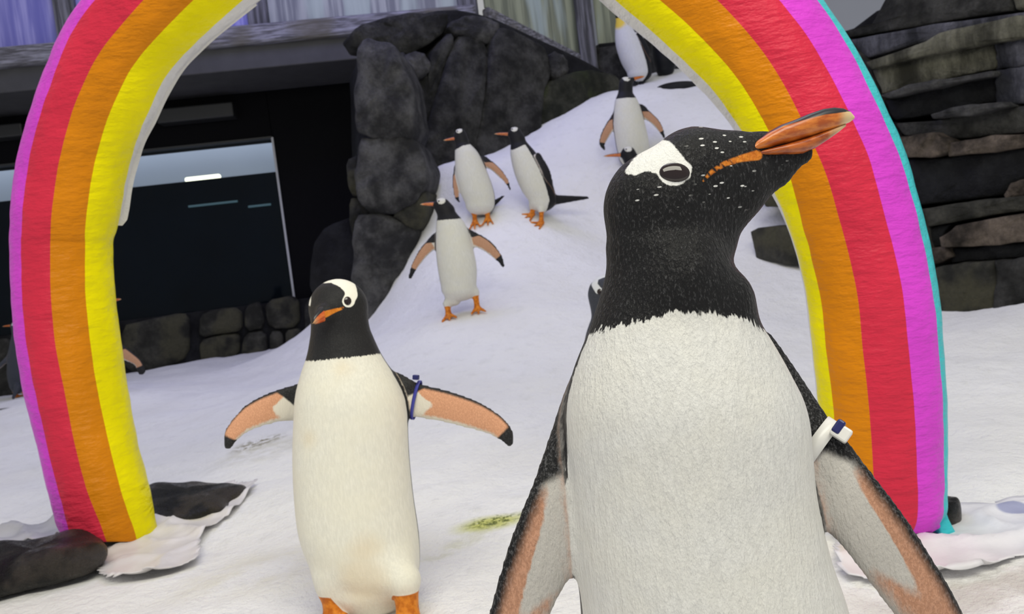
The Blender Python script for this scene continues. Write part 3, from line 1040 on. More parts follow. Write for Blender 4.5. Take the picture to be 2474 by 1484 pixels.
def penguin(name, label, d, foot, torso, head, beak, flips, feet, facing, neck, mat, res=0.008, tail=None, eyes=True, head_up=(0, 0.15, 1),
            group='gentoo penguins on the snow', extra=None, thr=0.12, beakm=None, cap=True, patch=None, sy=0.86, flip_th=0.012, stain=None,
            fleck=None, gape=None, custom_beak=None, eye_px=None, tip_u=0.86, lead=-0.72, base_u=0.22, ear=None, legr=0.02, hsy=0.92, shoulder=1.2, finger=0.0, feet_ground=False, mirror_marks=False, big_flip=False, dark_feet=False):
    fr = Frame(foot[0], foot[1], d)
    root = empty(name, fr.base.tolist())
    tag(root, label, 'penguin', group)
    prims = []
    T = [(fr.q(a[0], a[1], a[3] if len(a) > 3 else 0.0), fr.r(a[2])) for a in torso]
    hc = fr.q(head[0], head[1], head[3] if len(head) > 3 else 0.0)
    hr = fr.r(head[2])
    trunk = Loft([(hc * 0.6 + T[0][0] * 0.4, T[0][1] * 0.80), (hc * 0.25 + T[0][0] * 0.75, T[0][1] * 0.93)] + T, 0.02, 'core', sy)
    prims.append(trunk)
    prims.append(Cone(hc, hr, hc * 0.35 + T[0][0] * 0.65, T[0][1] * 0.95, 0.008, 'head', hsy))
    if extra:
        for (a, b, tg, k, ssy) in extra:
            prims.append(Cone(fr.q(a[0], a[1], a[3] if len(a) > 3 else 0), fr.r(a[2]), fr.q(b[0], b[1], b[3] if len(b) > 3 else 0), fr.r(b[2]), k, tg, ssy))
    b0 = fr.q(beak[0][0], beak[0][1], beak[0][2])
    b1 = fr.q(beak[1][0], beak[1][1], beak[1][2])
    hf = (b1 - b0) / np.linalg.norm(b1 - b0)
    if not extra or not any(e[2] == 'snout' for e in extra):
        prims.append(Cone(hc + hf * hr * 0.3, hr * 0.72, b0 + hf * hr * 0.05, hr * 0.34, 0.012, 'head', hsy))
    blades = []
    for fl in flips:
        pairs = [(fr.q(l[0], l[1], dy), fr.q(t_[0], t_[1], dy)) for (l, t_, dy) in fl['p']]
        bl = Blade(pairs, flip_th, fl.get('n', (0, -1, 0)), 0.015, 'flip')
        bl.ventral = fl.get('ventral', True)
        blades.append(bl)
        prims.append(bl)
    fdir = np.array([facing[0], facing[1], 0.0])
    fdir /= np.linalg.norm(fdir)
    # legs and webbed feet: ankle pixel, then toes along the facing direction on the ground
    wf = fdir[0] * RT + fdir[1] * FW
    wf = wf - np.array([0, 0, wf[2]])
    wf /= np.linalg.norm(wf)
    wsd = np.array([-wf[1], wf[0], 0])
    for ft in feet:
        an = fr.w(ft[0], ft[1], ft[2] if len(ft) > 2 else 0.0)
        if feet_ground:
            rr_ = ray(ft[0], ft[1])
            dd_ = np.linspace(d - 0.4, d + 0.4, 800)
            pp_ = CAM + rr_ * dd_[:, None]
            an = pp_[int(np.argmin(np.abs(pp_[:, 2] - ground(pp_[:, 0], pp_[:, 1]))))] + np.array([0, 0, 0.045])
        gz = float(ground(an[0], an[1]))
        ank = np.array([an[0], an[1], max(gz + 0.03, min(an[2], gz + 0.08))])
        body_pt = AX.T @ T[-1][0] + fr.base
        hip = ank * 0.55 + body_pt * 0.45
        hip[2] = max(ank[2] + 0.05, hip[2])
        prims.append(Cone(AX @ (hip - fr.base), legr * 2.1, AX @ (ank + np.array([0, 0, 0.035]) - fr.base), legr * 1.25, 0.03, 'core', 1.0))
        prims.append(Cone(AX @ (ank + np.array([0, 0, 0.02]) - fr.base), legr * 0.95, AX @ (np.array([an[0], an[1], gz + 0.02]) + wf * 0.015 - fr.base), legr * 0.85, 0.008, 'foot'))
        for s_ in (-0.55, 0, 0.55):
            tip = np.array([an[0], an[1], 0]) + wf * (0.085 - 0.012 * abs(s_)) + wsd * s_ * 0.075
            tip[2] = float(ground(tip[0], tip[1])) + 0.008
            prims.append(Cone(AX @ (np.array([an[0], an[1], gz + 0.018]) - fr.base), 0.013, AX @ (tip - fr.base), 0.0085, 0.008, 'foot'))
    if tail:
        for (a, b, ra, rb) in tail:
            prims.append(Cone(fr.q(*a), fr.r(ra), fr.q(*b), fr.r(rb), 0.015, 'tail', 0.6))
    V, Q = surface(prims, res)
    # ---- plumage fields
    n = len(V)
    D = {}
    for tg in ('core', 'head', 'snout', 'flip', 'foot', 'tail'):
        ds = [p.d(V) for p in prims if p.tag == tg]
        D[tg] = np.min(ds, 0) if ds else np.full(n, 1.0)
    dcore = np.minimum(np.minimum(D['core'], D['head']), D['snout'])
    # torso facing field
    tx, ty, tr = trunk.axis(V)
    ff = (V[:, 0] - tx) * fdir[0] + (V[:, 1] - ty) / sy * fdir[1] - thr * tr
    # neckline: pixel polyline -> local x,z of the front
    nq = np.array([fr.q(a[0], a[1], 0.0) for a in neck])
    # marks are traced in the photograph: bring every vertex to the depth of the tracing along its sight line
    Vm = V.copy()
    if mirror_marks:
        Vm[:, 1] = np.where(V[:, 1] > hc[1], 2 * hc[1] - V[:, 1], V[:, 1])
    Wm = fr.base + Vm @ AX - CAM
    Vp = (CAM + Wm * (fr.d / (Wm @ FW))[:, None] - fr.base) @ AX.T
    nz = np.interp(Vp[:, 0], nq[:, 0], nq[:, 2])
    fw = np.minimum(ff, nz - Vp[:, 2])
    hx = hc
    huv = np.array(head_up, float)
    hu = huv - hf * (huv @ hf)
    hu /= np.linalg.norm(hu)
    hs = np.cross(hf, hu)
    ep = [hc + hr * (0.42 * hf + sgn * 0.78 * hs + 0.36 * hu) for sgn in (-1, 1)]
    if cap:
        ln_ = np.full(n, 1e9)
        path = [hc + hr * (0.15 * hf + w_ * hs + h_ * hu) for w_, h_ in ((-0.85, 0.5), (-0.55, 0.9), (0, 1.1), (0.55, 0.9), (0.85, 0.5))]
        for a, b in zip(path[:-1], path[1:]):
            t = seg_t(V, a, b)
            ln_ = np.minimum(ln_, np.linalg.norm(V - a - t[:, None] * (b - a), axis=1))
        fw = np.maximum(fw, 0.52 * hr - ln_)
    p2 = Vp[:, [0, 2]]

    def q2(a):
        x = fr.q(a[0], a[1], 0)
        return np.array([x[0], x[2]])

    if patch is not None:
        if patch[0] == 'poly':
            fh = poly_sd(p2, [q2(a) for a in patch[1]])
        else:
            fh = np.full(n, -1.0)
            pl = patch[1]
            for a, b in zip(pl[:-1], pl[1:]):
                dd, t = seg_dist2(p2, q2(a), q2(b))
                fh = np.maximum(fh, fr.r(a[2]) * (1 - t) + fr.r(b[2]) * t - dd)
            fh = np.where(V[:, 1] < hc[1] + 0.3 * hr, fh, -0.02)
        fh = np.where(D['flip'] < 0.01, -0.03, fh)
    else:
        fh = np.full(n, -0.03)
    fw = np.where(D['tail'] < dcore, -0.02, fw)
    isf = D['flip'] < dcore - 0.002
    fp = np.full(n, -0.03); fw2 = np.full(n, -0.03); fb = np.full(n, -0.03)
    bu = np.full(n, 0.0)
    for bl in blades:
        U, Vv, H, W = bl.uvn(V)
        m = bl.d(V) < 0.03
        gate = dcore - D['flip'] - 0.002
        vent = H if bl.ventral else -H
        fp = np.where(m, np.minimum(0.02, gate), fp)
        leadlim = lead + np.clip((0.22 - U) / 0.22, 0, 1) * shoulder
        f1 = (leadlim - Vv) * W
        f2 = (U - tip_u) * bl.len
        f3 = -vent - bl.th * 0.35
        fb = np.where(m, np.minimum(gate, np.maximum(np.maximum(f1, f2), f3)), fb)
        fbase = (base_u + finger * np.exp(-((Vv - 0.0) / 0.5) ** 2) - finger * 0.3 * (Vv < -0.2) - U) * bl.len + 0.012 * Vv
        if big_flip:
            lim = 0.42 + 0.36 / (1 + np.exp(-(Vv + 0.32) / 0.07)) - 0.10 / (1 + np.exp(-(Vv - 0.30) / 0.15))
            fbase = (lim - U) * bl.len
            leadlim = -0.70 + np.clip((0.40 - U) / 0.18, 0, 1) * 1.75
            fb = np.where(m, np.minimum(gate, np.maximum(np.maximum((leadlim - Vv) * W, f2), f3)), fb)
        ftr = (Vv - 0.72) * W
        fw2 = np.where(m, np.minimum(gate, np.maximum(fbase, ftr)), fw2)
    fo = dcore - D['foot']
    fo = np.where(D['flip'] < 0.01, -0.03, fo)
    if dark_feet:
        fo = np.full(n, -0.03)
        fw = np.where(D['foot'] < dcore, -0.02, fw)
    if gape is not None:
        fg = np.full(n, -1.0)
        for a, b in zip(gape[:-1], gape[1:]):
            dd, t = seg_dist2(p2, q2(a), q2(b))
            fg = np.maximum(fg, fr.r(a[2]) * (1 - t) + fr.r(b[2]) * t - dd)
        fo = np.maximum(fo, fg)
    at = {'fw': np.clip(fw, -0.03, 0.03), 'fh': np.clip(fh, -0.03, 0.03), 'fp': np.clip(fp, -0.03, 0.03), 'fw2': np.clip(fw2, -0.03, 0.03), 'fb': np.clip(fb, -0.03, 0.03),
          'fo': np.clip(fo, -0.03, 0.03)}
    if stain is not None:
        s_ = np.full(n, -1.0)
        for (x, y, rp) in stain:
            s_ = np.maximum(s_, fr.r(rp) - np.linalg.norm(p2 - q2((x, y)), axis=1))
        at['stain'] = np.clip(s_, -0.05, 0.05)
    if fleck is not None:
        s_ = np.full(n, -1.0)
        for (x, y, rp) in fleck:
            s_ = np.maximum(s_, fr.r(rp) - np.linalg.norm(p2 - q2((x, y)), axis=1))
        at['fleck'] = np.clip(s_, -0.05, 0.05)
    Wv = V @ AX
    me = mesh_obj('body', Wv, Q, mat, root, True, None, at)
    # ---- eyes
    tow = AX.T
    if eyes:
        if eye_px is not None:
            for (x, y, rx, ry, rot) in eye_px:
                ys = np.linspace(-0.25, 0.05, 400)
                pts_ = np.array([fr.q(x, y, a) for a in ys])
                f = sdf_at([p for p in prims if p.tag in ('core', 'head', 'snout')], pts_)
                i = int(np.argmax(f < 0))
                c = pts_[i]
                eps = 0.004
                g = np.array([sdf_at([p for p in prims if p.tag in ('core', 'head', 'snout')], (c + e)[None])[0] - sdf_at([p for p in prims if p.tag in ('core', 'head', 'snout')], (c - e)[None])[0]
                              for e in np.eye(3) * eps])
                g /= np.linalg.norm(g)
                e1 = np.array([math.cos(rot), 0, math.sin(rot)])
                e1 -= g * (e1 @ g); e1 /= np.linalg.norm(e1)
                e2 = np.cross(g, e1)
                rr = fr.r(rx)
                for side in ((1,) if len(eye_px) > 1 else (1, -1)):
                    cc, gg, ee1, ee2 = c - g * rr * 0.05, g, e1, e2
                    if side < 0:
                        mir = lambda v: np.array(v) - 2 * hs * (np.array(v) @ hs)
                        cc = hc + mir(cc - hc)
                        gg, ee1, ee2 = mir(g), mir(e1), mir(e2)
                    ball('eye', cc @ AX, [ee1 @ AX, ee2 @ AX, gg @ AX], [rr, fr.r(ry), rr * 0.36], M_EYE, root, None)
        else:
            for sgn, e in zip((-1, 1), ep):
                dirv = e - hc
                dirv /= np.linalg.norm(dirv)
                ts = np.linspace(0.5, 1.6, 60) * hr
                pts_ = hc + dirv * ts[:, None]
                f = sdf_at([p for p in prims if p.tag in ('core', 'head', 'snout')], pts_)
                i = int(np.argmax(f > 0))
                ball('eye', pts_[i] @ AX, [hf @ AX, hu @ AX, dirv @ AX], [hr * 0.11] * 3, M_EYE, root, None, 12, 8)
    # ---- beak
    bm = beakm or M_BEAK
    if custom_beak is not None:
        for nm, sts, mm in custom_beak:
            out = []
            for (x, yt, yb, wpx, tp, ct) in sts:
                a, b = fr.q(x[0], yt, x[1]), fr.q(x[0], yb, x[1])
                c = (a + b) / 2
                hh = np.linalg.norm(a - b) / 2
                out.append((c @ AX, hh, hh, fr.r(wpx), tp, ct))
            beak_loft(nm, out, mm, root, None, UP, FW)
    else:
        L = np.linalg.norm(b1 - b0)
        hb = beak[2] if len(beak) > 2 else 0.34
        hbr = hr * hb
        up_, hs_ = hu @ AX, hs @ AX
        for nm, sgn in (('upper_beak', 1), ('lower_beak', -1)):
            out = []
            for k_ in range(13):
                t = k_ / 12
                w_ = hbr * 0.75 * (1 - t) ** 0.6 * (1 - 0.25 * t) + 0.0012
                h_ = hbr * (1 - 0.45 * t) * (1 - t ** 4) ** 0.5 + 0.0008
                c = b0 - hf * hr * 0.55 + (b1 - b0 + hf * hr * 0.55) * t - hu * (hbr * 0.35 * t ** 3)
                if sgn < 0:
                    c = c - hf * L * 0.06 * t
                if sgn > 0:
                    out.append((c @ AX, h_, h_ * 0.1, w_, t - 0.78, 0.55))
                else:
                    out.append((c @ AX, h_ * 0.1, h_ * 0.7, w_ * 0.92, t - 0.8, 2))
            beak_loft(nm, out, bm, root, None, up_, hs_)
    return root, fr, prims, blades


def pr(l, t, dy=0.0):
    return (l, t, dy)


M_PL_FRONT = plumage('plumage_front', (0.74, 0.74, 0.715), jag=0.008, fleck=True, bump=0.6, fine=0.8, black=(0.010, 0.010, 0.011), blackl=(0.10, 0.10, 0.105), pink=(0.44, 0.23, 0.145), soft2=0.011, w2=0.68, softb=0.006)
M_PL_MID = plumage('plumage_cream', (0.90, 0.88, 0.77), jag=0.004, stain=(0.80, 0.62, 0.36), blackl=(0.06, 0.06, 0.062), black=(0.02, 0.02, 0.021), pink=(0.66, 0.33, 0.19))
M_PL_FAR = plumage('plumage_far', (0.76, 0.755, 0.70), jag=0.004, fine=0.6, stain=(0.62, 0.60, 0.40), black=(0.013, 0.013, 0.015), blackl=(0.04, 0.04, 0.045), pink=(0.46, 0.25, 0.15))
M_PL_GREY = plumage('plumage_grey', (0.74, 0.76, 0.78), jag=0.004, fine=0.6, black=(0.05, 0.055, 0.07), blackl=(0.12, 0.125, 0.15), pink=(0.5, 0.30, 0.2))

# ---- the big penguin in front
FR = penguin(
    'gentoo_penguin', 'large gentoo penguin in profile with raised beak and a white flipper band', 0.74, (1730, 2330),
    [(1612, 600, 146), (1612, 670, 150), (1632, 790, 206), (1642, 900, 258), (1653, 1000, 288), (1668, 1180, 291), (1690, 1330, 302), (1722, 1484, 318),
     (1745, 1750, 330), (1745, 2000, 300), (1740, 2170, 215)],
    (1605, 505, 142), ((1850, 372, 0.0), (2063, 285, 0.0)),
    [{'p': [pr((1425, 830), (1470, 930), 0.06), pr((1375, 940), (1425, 1010), 0.04), pr((1330, 1045), (1420, 1110), 0.02), pr((1278, 1180), (1425, 1230), 0.0), pr((1228, 1310), (1402, 1335), -0.01),
            pr((1197, 1410), (1358, 1430), -0.015), pr((1172, 1515), (1310, 1530), -0.02), pr((1168, 1620), (1255, 1632), -0.02), pr((1188, 1690), (1216, 1694), -0.02)],
      'n': (0.25, -1, 0)},
     {'p': [pr((1830, 790), (1800, 920), 0.07), pr((1893, 880), (1870, 1000), 0.05), pr((1965, 972), (1920, 1075), 0.03), pr((2035, 1052), (1945, 1160), 0.015), pr((2103, 1140), (1985, 1255), 0.0),
            pr((2172, 1230), (2048, 1338), -0.01), pr((2242, 1335), (2108, 1418), -0.015), pr((2302, 1435), (2168, 1492), -0.02), pr((2342, 1520), (2245, 1572), -0.02),
            pr((2350, 1585), (2310, 1605), -0.02)], 'n': (-0.25, -1, 0)}],
    [(1620, 2290, -0.02), (1860, 2270, -0.02)], (0.0, -1.0),
    [(1300, 850), (1398, 815), (1470, 795), (1560, 770), (1640, 755), (1705, 755), (1800, 770), (1848, 796), (1950, 870)],
    M_PL_FRONT, res=0.0042, head_up=(-0.3, 0, 1), cap=False, thr=0.10, sy=0.84, hsy=0.78, flip_th=0.014,
    extra=[((1605, 505, 142), (1680, 431, 121), 'head', 0.008, 0.78), ((1690, 430, 119), (1760, 420, 103), 'snout', 0.008, 0.60), ((1760, 420, 103), (1850, 391, 74), 'snout', 0.008, 0.44),
           ((1850, 391, 74), (1935, 368, 34), 'snout', 0.006, 0.34),
           ((1765, 466, 68), (1688, 572, 84), 'head', 0.02, 0.7),
           ((1655, 690, 112, -0.022), (1745, 725, 72, -0.022), 'core', 0.02, 1.0)],
    patch=('poly', [(1506, 418), (1528, 386), (1558, 357), (1598, 336), (1622, 344), (1642, 368), (1656, 386), (1673, 403), (1668, 426), (1650, 444), (1627, 450),
                    (1603, 442), (1586, 420), (1570, 412), (1535, 424)]),
    eye_px=[(1630, 416, 35, 25, -0.05)], gape=[(1698, 437, 2.5), (1720, 415, 5), (1750, 396, 6), (1790, 383, 8), (1830, 375, 12)],
    fleck=[(1740, 350, 95), (1760, 440, 90), (1620, 470, 60), (1880, 400, 40), (1560, 470, 60)],
    custom_beak=[
        ('upper_beak', [((1790, 0.0), 372, 384, 18, -1, 2), ((1820, 0.0), 345, 372, 49, -1, 0.9), ((1850, 0.0), 322, 366, 52, -1, 0.72), ((1880, 0), 305, 356, 49, -1, 0.62),
                        ((1915, 0), 292, 346, 43, -1, 0.55), ((1950, 0), 277, 335, 36, -1, 0.42), ((1985, 0), 265, 322, 29, -0.3, 0.30), ((2012, 0), 261, 313, 23, 0.0, 0.25),
                        ((2035, 0), 263, 303, 18, 0.2, 0.35), ((2052, 0), 270, 296, 12, 0.3, 0.8), ((2063, 0), 281, 288, 4, 0.3, 2)], M_BEAK),
        ('lower_beak', [((1795, 0), 378, 386, 16, -1, 2), ((1830, 0), 368, 384, 44, -1, 2), ((1865, 0), 358, 382, 47, -1, 2), ((1900, 0), 348, 379, 42, -1, 2),
                        ((1935, 0), 337, 374, 35, -1, 2), ((1970, 0), 325, 358, 25, -0.2, 2), ((2000, 0), 315, 338, 18, 0.1, 2), ((2025, 0), 306, 320, 12, 0.2, 2),
                        ((2042, 0), 300, 306, 5, 0.3, 2)], M_BEAK_DK)],
    lead=-0.62, tip_u=0.97, base_u=0.22, finger=0.36, shoulder=1.7, legr=0.022, mirror_marks=True, big_flip=True)

# ---- middle penguin with spread flippers
MD = penguin(
    'gentoo_penguin', 'gentoo penguin facing us with spread flippers, one carrying a blue cable tie', 1.62, (880, 1495),
    [(824, 800, 71), (832, 855, 88), (839, 900, 109), (845, 950, 128), (848, 1000, 135), (849, 1100, 139), (856, 1200, 142), (868, 1290, 143), (882, 1360, 132), (890, 1395, 118)],
    (818, 745, 71), ((790, 756, -0.055), (752, 772, -0.098), 0.40),
    [{'p': [pr((955, 900), (965, 1005), 0.03), pr((1008, 924), (1003, 1010), 0.015), pr((1080, 942), (1066, 1021), 0.0), pr((1150, 967), (1135, 1038), -0.01),
            pr((1205, 1000), (1180, 1051), -0.015), pr((1237, 1036), (1205, 1064), -0.02), pr((1241, 1066), (1222, 1074), -0.02)], 'n': (0, -1, -0.1)},
     {'p': [pr((728, 925), (722, 1018), 0.03), pr((662, 944), (672, 1022), 0.015), pr((610, 970), (622, 1036), 0.0), pr((570, 1005), (592, 1050), -0.01),
            pr((545, 1040), (574, 1067), -0.015), pr((541, 1072), (562, 1080), -0.02)], 'n': (0, -1, -0.1)}],
    [(815, 1498), (990, 1498)], (0.05, -1.0),
    [(700, 875), (735, 872), (760, 873), (800, 868), (860, 862), (925, 854), (960, 850)],
    M_PL_MID, res=0.005, cap=False, thr=0.06, flip_th=0.011, beakm=M_BEAK_R,
    patch=('line', [(842, 728, 15), (849, 712, 15), (846, 697, 15), (826, 683, 11), (800, 676, 7), (775, 681, 4), (758, 694, 3), (749, 712, 3), (748, 738, 2.5)]),
    eye_px=[(840, 727, 9, 10.5, 0.0)], stain=[(830, 888, 22), (745, 1060, 16), (880, 1400, 60), (880, 1330, 40)], lead=-0.80, tip_u=0.90, base_u=0.20, legr=0.026, feet_ground=True, finger=0.10, gape=[(830, 744, 2.5), (808, 751, 5), (785, 760, 8)])

# ---- background penguins
penguin('gentoo_penguin', 'gentoo penguin with both flippers half spread, walking downhill beside the rock column', 4.6, (1112, 752),
        [(1082, 518, 24), (1090, 545, 36), (1098, 600, 45), (1105, 650, 47), (1108, 695, 42)], (1068, 498, 20), ((1052, 494, -0.01), (1015, 492, -0.02)),
        [{'p': [pr((1052, 562), (1058, 600), 0.02), pr((1018, 596), (1036, 616), 0), pr((994, 638), (1012, 645), 0), pr((986, 672), (996, 668), 0)]},
         {'p': [pr((1128, 552), (1130, 592), 0.02), pr((1178, 577), (1166, 606), 0), pr((1211, 614), (1197, 629), 0), pr((1220, 643), (1210, 641), 0)]}],
        [(1082, 748), (1150, 722)], (0.1, -1), [(1040, 534), (1090, 530), (1140, 526)], M_PL_FAR, res=0.008, tip_u=0.8, base_u=0.12)
penguin('gentoo_penguin', 'gentoo penguin facing us with head turned sideways, one flipper held out beside a second penguin', 5.86, (1162, 528),
        [(1118, 347, 17), (1128, 372, 29), (1140, 420, 39), (1153, 465, 41), (1160, 492, 36)], (1112, 326, 15), ((1101, 335, -0.01), (1071, 338, -0.02)),
        [{'p': [pr((1102, 398), (1112, 420), 0.02), pr((1094, 435), (1108, 445), 0), pr((1098, 475), (1110, 478), 0), pr((1107, 488), (1112, 488), 0)]},
         {'p': [pr((1165, 376), (1172, 402), 0.02), pr((1200, 398), (1192, 416), 0), pr((1226, 430), (1217, 440), 0), pr((1235, 458), (1229, 456), 0)]}],
        [(1146, 518), (1178, 516)], (-0.1, -1), [(1090, 368), (1118, 352), (1150, 346), (1180, 358)], M_PL_FAR, res=0.009, tail=[((1185, 498, 0.1), (1218, 473, 0.12), 9, 3)], base_u=0.05, tip_u=0.85)
penguin('gentoo_penguin', 'gentoo penguin standing side-on with black back and a long tail', 5.9, (1300, 526),
        [(1254, 345, 20), (1266, 375, 33), (1284, 420, 41), (1300, 460, 40), (1310, 485, 33)], (1244, 323, 16), ((1231, 325, -0.0), (1194, 322, -0.0)),
        [{'p': [pr((1308, 372), (1292, 384), -0.07), pr((1330, 410), (1308, 420), -0.08), pr((1340, 455), (1322, 458), -0.06), pr((1342, 492), (1334, 490), -0.03)], 'n': (-0.5, 1, 0), 'ventral': True}],
        [(1288, 512, 0.02), (1308, 510, -0.06)], (-0.78, -0.62), [(1220, 362), (1240, 362), (1266, 350), (1300, 352)], M_PL_FAR, res=0.009, tail=[((1325, 484, 0.0), (1420, 478, 0.05), 14, 4)], thr=0.18)
penguin('gentoo_penguin', 'gentoo penguin high on the slope with head turned away and flippers hanging out', 6.5, (1530, 412),
        [(1511, 225, 18), (1514, 250, 29), (1520, 300, 38), (1528, 350, 40), (1530, 378, 35)], (1512, 203, 17), ((1528, 192, 0.0), (1558, 183, 0.01)),
        [{'p': [pr((1488, 268), (1494, 295), 0.02), pr((1460, 305), (1478, 322), 0), pr((1447, 342), (1463, 348), 0), pr((1457, 363), (1463, 358), 0)]},
         {'p': [pr((1545, 250), (1548, 282), 0.02), pr((1586, 283), (1574, 300), 0), pr((1602, 310), (1592, 320), 0), pr((1608, 334), (1602, 332), 0)]}],
        [(1514, 400), (1546, 398)], (0.0, -1), [(1480, 240), (1515, 236), (1550, 236)], M_PL_FAR, res=0.009, tip_u=0.82, base_u=0.05)
penguin('gentoo_penguin', 'gentoo penguin of which only the head peeks out behind the big penguin', 6.1, (1552, 570),
        [(1532, 400, 20), (1542, 440, 34), (1549, 490, 41), (1552, 530, 38)], (1518, 372, 18), ((1503, 375, 0.0), (1457, 376, -0.01)),
        [{'p': [pr((1560, 430), (1555, 460), -0.03), pr((1585, 470), (1570, 480), -0.03), pr((1592, 510), (1580, 512), -0.03)]}],
        [(1542, 562), (1565, 560)], (-0.7, -0.6), [(1500, 425), (1540, 420), (1580, 425)], M_PL_FAR, res=0.009)
penguin('gentoo_penguin', 'gentoo penguin hidden behind the big penguin, half of its grey head showing', 2.5, (1530, 1185),
        [(1482, 765, 52), (1492, 815, 78), (1508, 880, 100), (1520, 960, 112), (1528, 1050, 112), (1530, 1110, 95)], (1470, 712, 50), ((1490, 725, -0.05), (1520, 740, -0.10)),
        [{'p': [pr((1590, 850), (1590, 920), 0.02), pr((1630, 920), (1605, 940), 0), pr((1650, 1000), (1625, 1010), 0), pr((1645, 1050), (1638, 1050), 0)]}],
        [(1500, 1165), (1560, 1165)], (0.3, -1), [(1380, 782), (1420, 775), (1500, 770), (1600, 800)], M_PL_GREY, res=0.007, cap=False,
        patch=('line', [(1446, 702, 9), (1436, 688, 7), (1440, 672, 6), (1458, 664, 6), (1480, 662, 6)]), eye_px=[(1448, 705, 6, 7, 0)])
penguin('gentoo_penguin', 'grey-backed gentoo penguin seen from behind at the low stone wall, beside the purple arch leg', 7.6, (45, 960),
        [(42, 808, 12), (44, 835, 19), (46, 870, 25), (46, 905, 26), (44, 930, 20)], (38, 788, 11), ((28, 787, 0), (6, 788, 0.0)),
        [{'p': [pr((30, 842), (32, 860), -0.02), pr((14, 862), (20, 874), -0.02), pr((-6, 882), (2, 890), -0.02), pr((-16, 890), (-12, 893), -0.02)], 'ventral': False, 'n': (0, -1, 0)}],
        [(36, 952, 0.02), (58, 952, 0.02)], (0.1, 1), [(0, 820), (100, 820)], M_PL_GREY, res=0.01, tail=[((42, 935, -0.08), (32, 962, -0.12), 8, 4)])
penguin('gentoo_penguin', 'gentoo penguin behind the yellow stripe of the arch, only beak and flipper tip showing', 5.5, (248, 940),
        [(255, 755, 19), (250, 790, 33), (248, 840, 42), (248, 880, 42), (248, 905, 36)], (252, 732, 18), ((268, 728, 0), (293, 721, 0.0)),
        [{'p': [pr((280, 826), (284, 862), 0.0), pr((312, 846), (306, 874), 0), pr((338, 868), (326, 884), 0), pr((347, 888), (336, 906), 0)]}],
        [(232, 930), (264, 928)], (0.1, -1), [(200, 775), (300, 775)], M_PL_FAR, res=0.009, base_u=0.05)


def king(label, d, foot, torso, head, beak, flips, feet, facing, neck):
    penguin('king_penguin', label, d, foot, torso, head, beak, flips, feet, facing, neck, M_PL_KING, res=0.012, cap=False, group='king penguins at the top of the slope', thr=0.2, dark_feet=True,
            stain=[(1492, 48, 22)])


M_PL_KING = plumage('plumage_king', (0.74, 0.75, 0.78), jag=0.003, fine=0.5, stain_amt=0.95, stain=(0.85, 0.62, 0.05), black=(0.008, 0.009, 0.012), blackl=(0.03, 0.032, 0.04))
king('tall king penguin with white belly and yellow throat under the arch curve', 8.0, (1545, 205),
     [(1505, 50, 17), (1512, 75, 26), (1522, 110, 34), (1536, 150, 35), (1545, 175, 30)], (1500, 22, 15), ((1490, 14, 0), (1450, -12, 0)),
     [{'p': [pr((1550, 80), (1536, 88), -0.08), pr((1572, 120), (1550, 128), -0.08), pr((1572, 165), (1560, 165), -0.05), pr((1568, 180), (1564, 180), -0.04)], 'n': (-0.4, 1, 0)}],
     [(1535, 198), (1555, 196)], (-0.7, -0.7), [(1450, 44), (1490, 44), (1520, 38), (1560, 38)])
king('dark king penguin seen from behind next to the white-bellied king', 8.2, (1605, 195),
     [(1596, 62, 16), (1598, 85, 22), (1602, 115, 27), (1606, 150, 27), (1607, 168, 22)], (1594, 38, 14), ((1604, 32, 0), (1640, 14, 0)),
     [{'p': [pr((1622, 90), (1618, 105), 0), pr((1638, 120), (1628, 126), 0), pr((1640, 155), (1632, 155), 0)], 'ventral': False}],
     [(1596, 188), (1614, 187)], (0.3, 0.9), [(1540, 60), (1700, 60)])


# ---- flipper bands
def band(root, fr, name, pts_w, width, thick, mat, smooth=True):
    """closed strap through world points, flat across the flipper axis"""
    vs, fs = [], []
    m = len(pts_w)
    c = np.mean([p for p, _ in pts_w], 0)
    for p, ax in pts_w:
        out = (p - c) - ax * np.dot(p - c, ax)
        out /= np.linalg.norm(out)
        for a, b in ((-1, 0), (1, 0), (1, 1), (-1, 1)):
            vs.append(p + ax * a * width / 2 + out * b * thick)
    for i in range(m):
        j = (i + 1) % m
        for k in range(4):
            k2 = (k + 1) % 4
            fs.append([i * 4 + k, j * 4 + k, j * 4 + k2, i * 4 + k2])
    o = mesh_obj(name, vs, fs, mat, root, smooth, fr.base)
    return o


def flipper_band(res, bi, u, width, thick, mat, extra_t=0.004, slant=0.0):
    root, fr, prims, blades = res
    bl = blades[bi]
    i = int(np.argmin(np.abs(bl.u - u)))
    c, lead, w = bl.C[i], bl.L[i], bl.w[i]
    e1 = (lead - c) / np.linalg.norm(lead - c)
    ax = bl.C[min(i + 1, len(bl.C) - 1)] - bl.C[i - 1]
    ax -= e1 * (ax @ e1)
    ax /= np.linalg.norm(ax)
    nn = np.cross(ax, e1)
    th = bl.th * (1 - 0.35 * u) + extra_t
    pw = []
    for k in range(32):
        a = 2 * math.pi * k / 32
        q = c + e1 * (w + extra_t) * math.cos(a) + nn * th * math.sin(a) + ax * slant * math.cos(a)
        pw.append((q @ AX + fr.base, ax @ AX))
    o = band(root, fr, 'flipper_band', pw, width, thick, mat)
    return o, (c + e1 * (w + extra_t) + ax * slant) @ AX + fr.base, e1 @ AX, ax @ AX, nn @ AX


M_BAND_W = plain('white_band_plastic', (0.80, 0.79, 0.76), 0.3, 0.05)
M_NAVY = plain('navy_plastic', (0.015, 0.018, 0.12), 0.3, 0.1)
M_BLUE = plain('blue_cable_tie', (0.05, 0.055, 0.34), 0.3, 0.15)


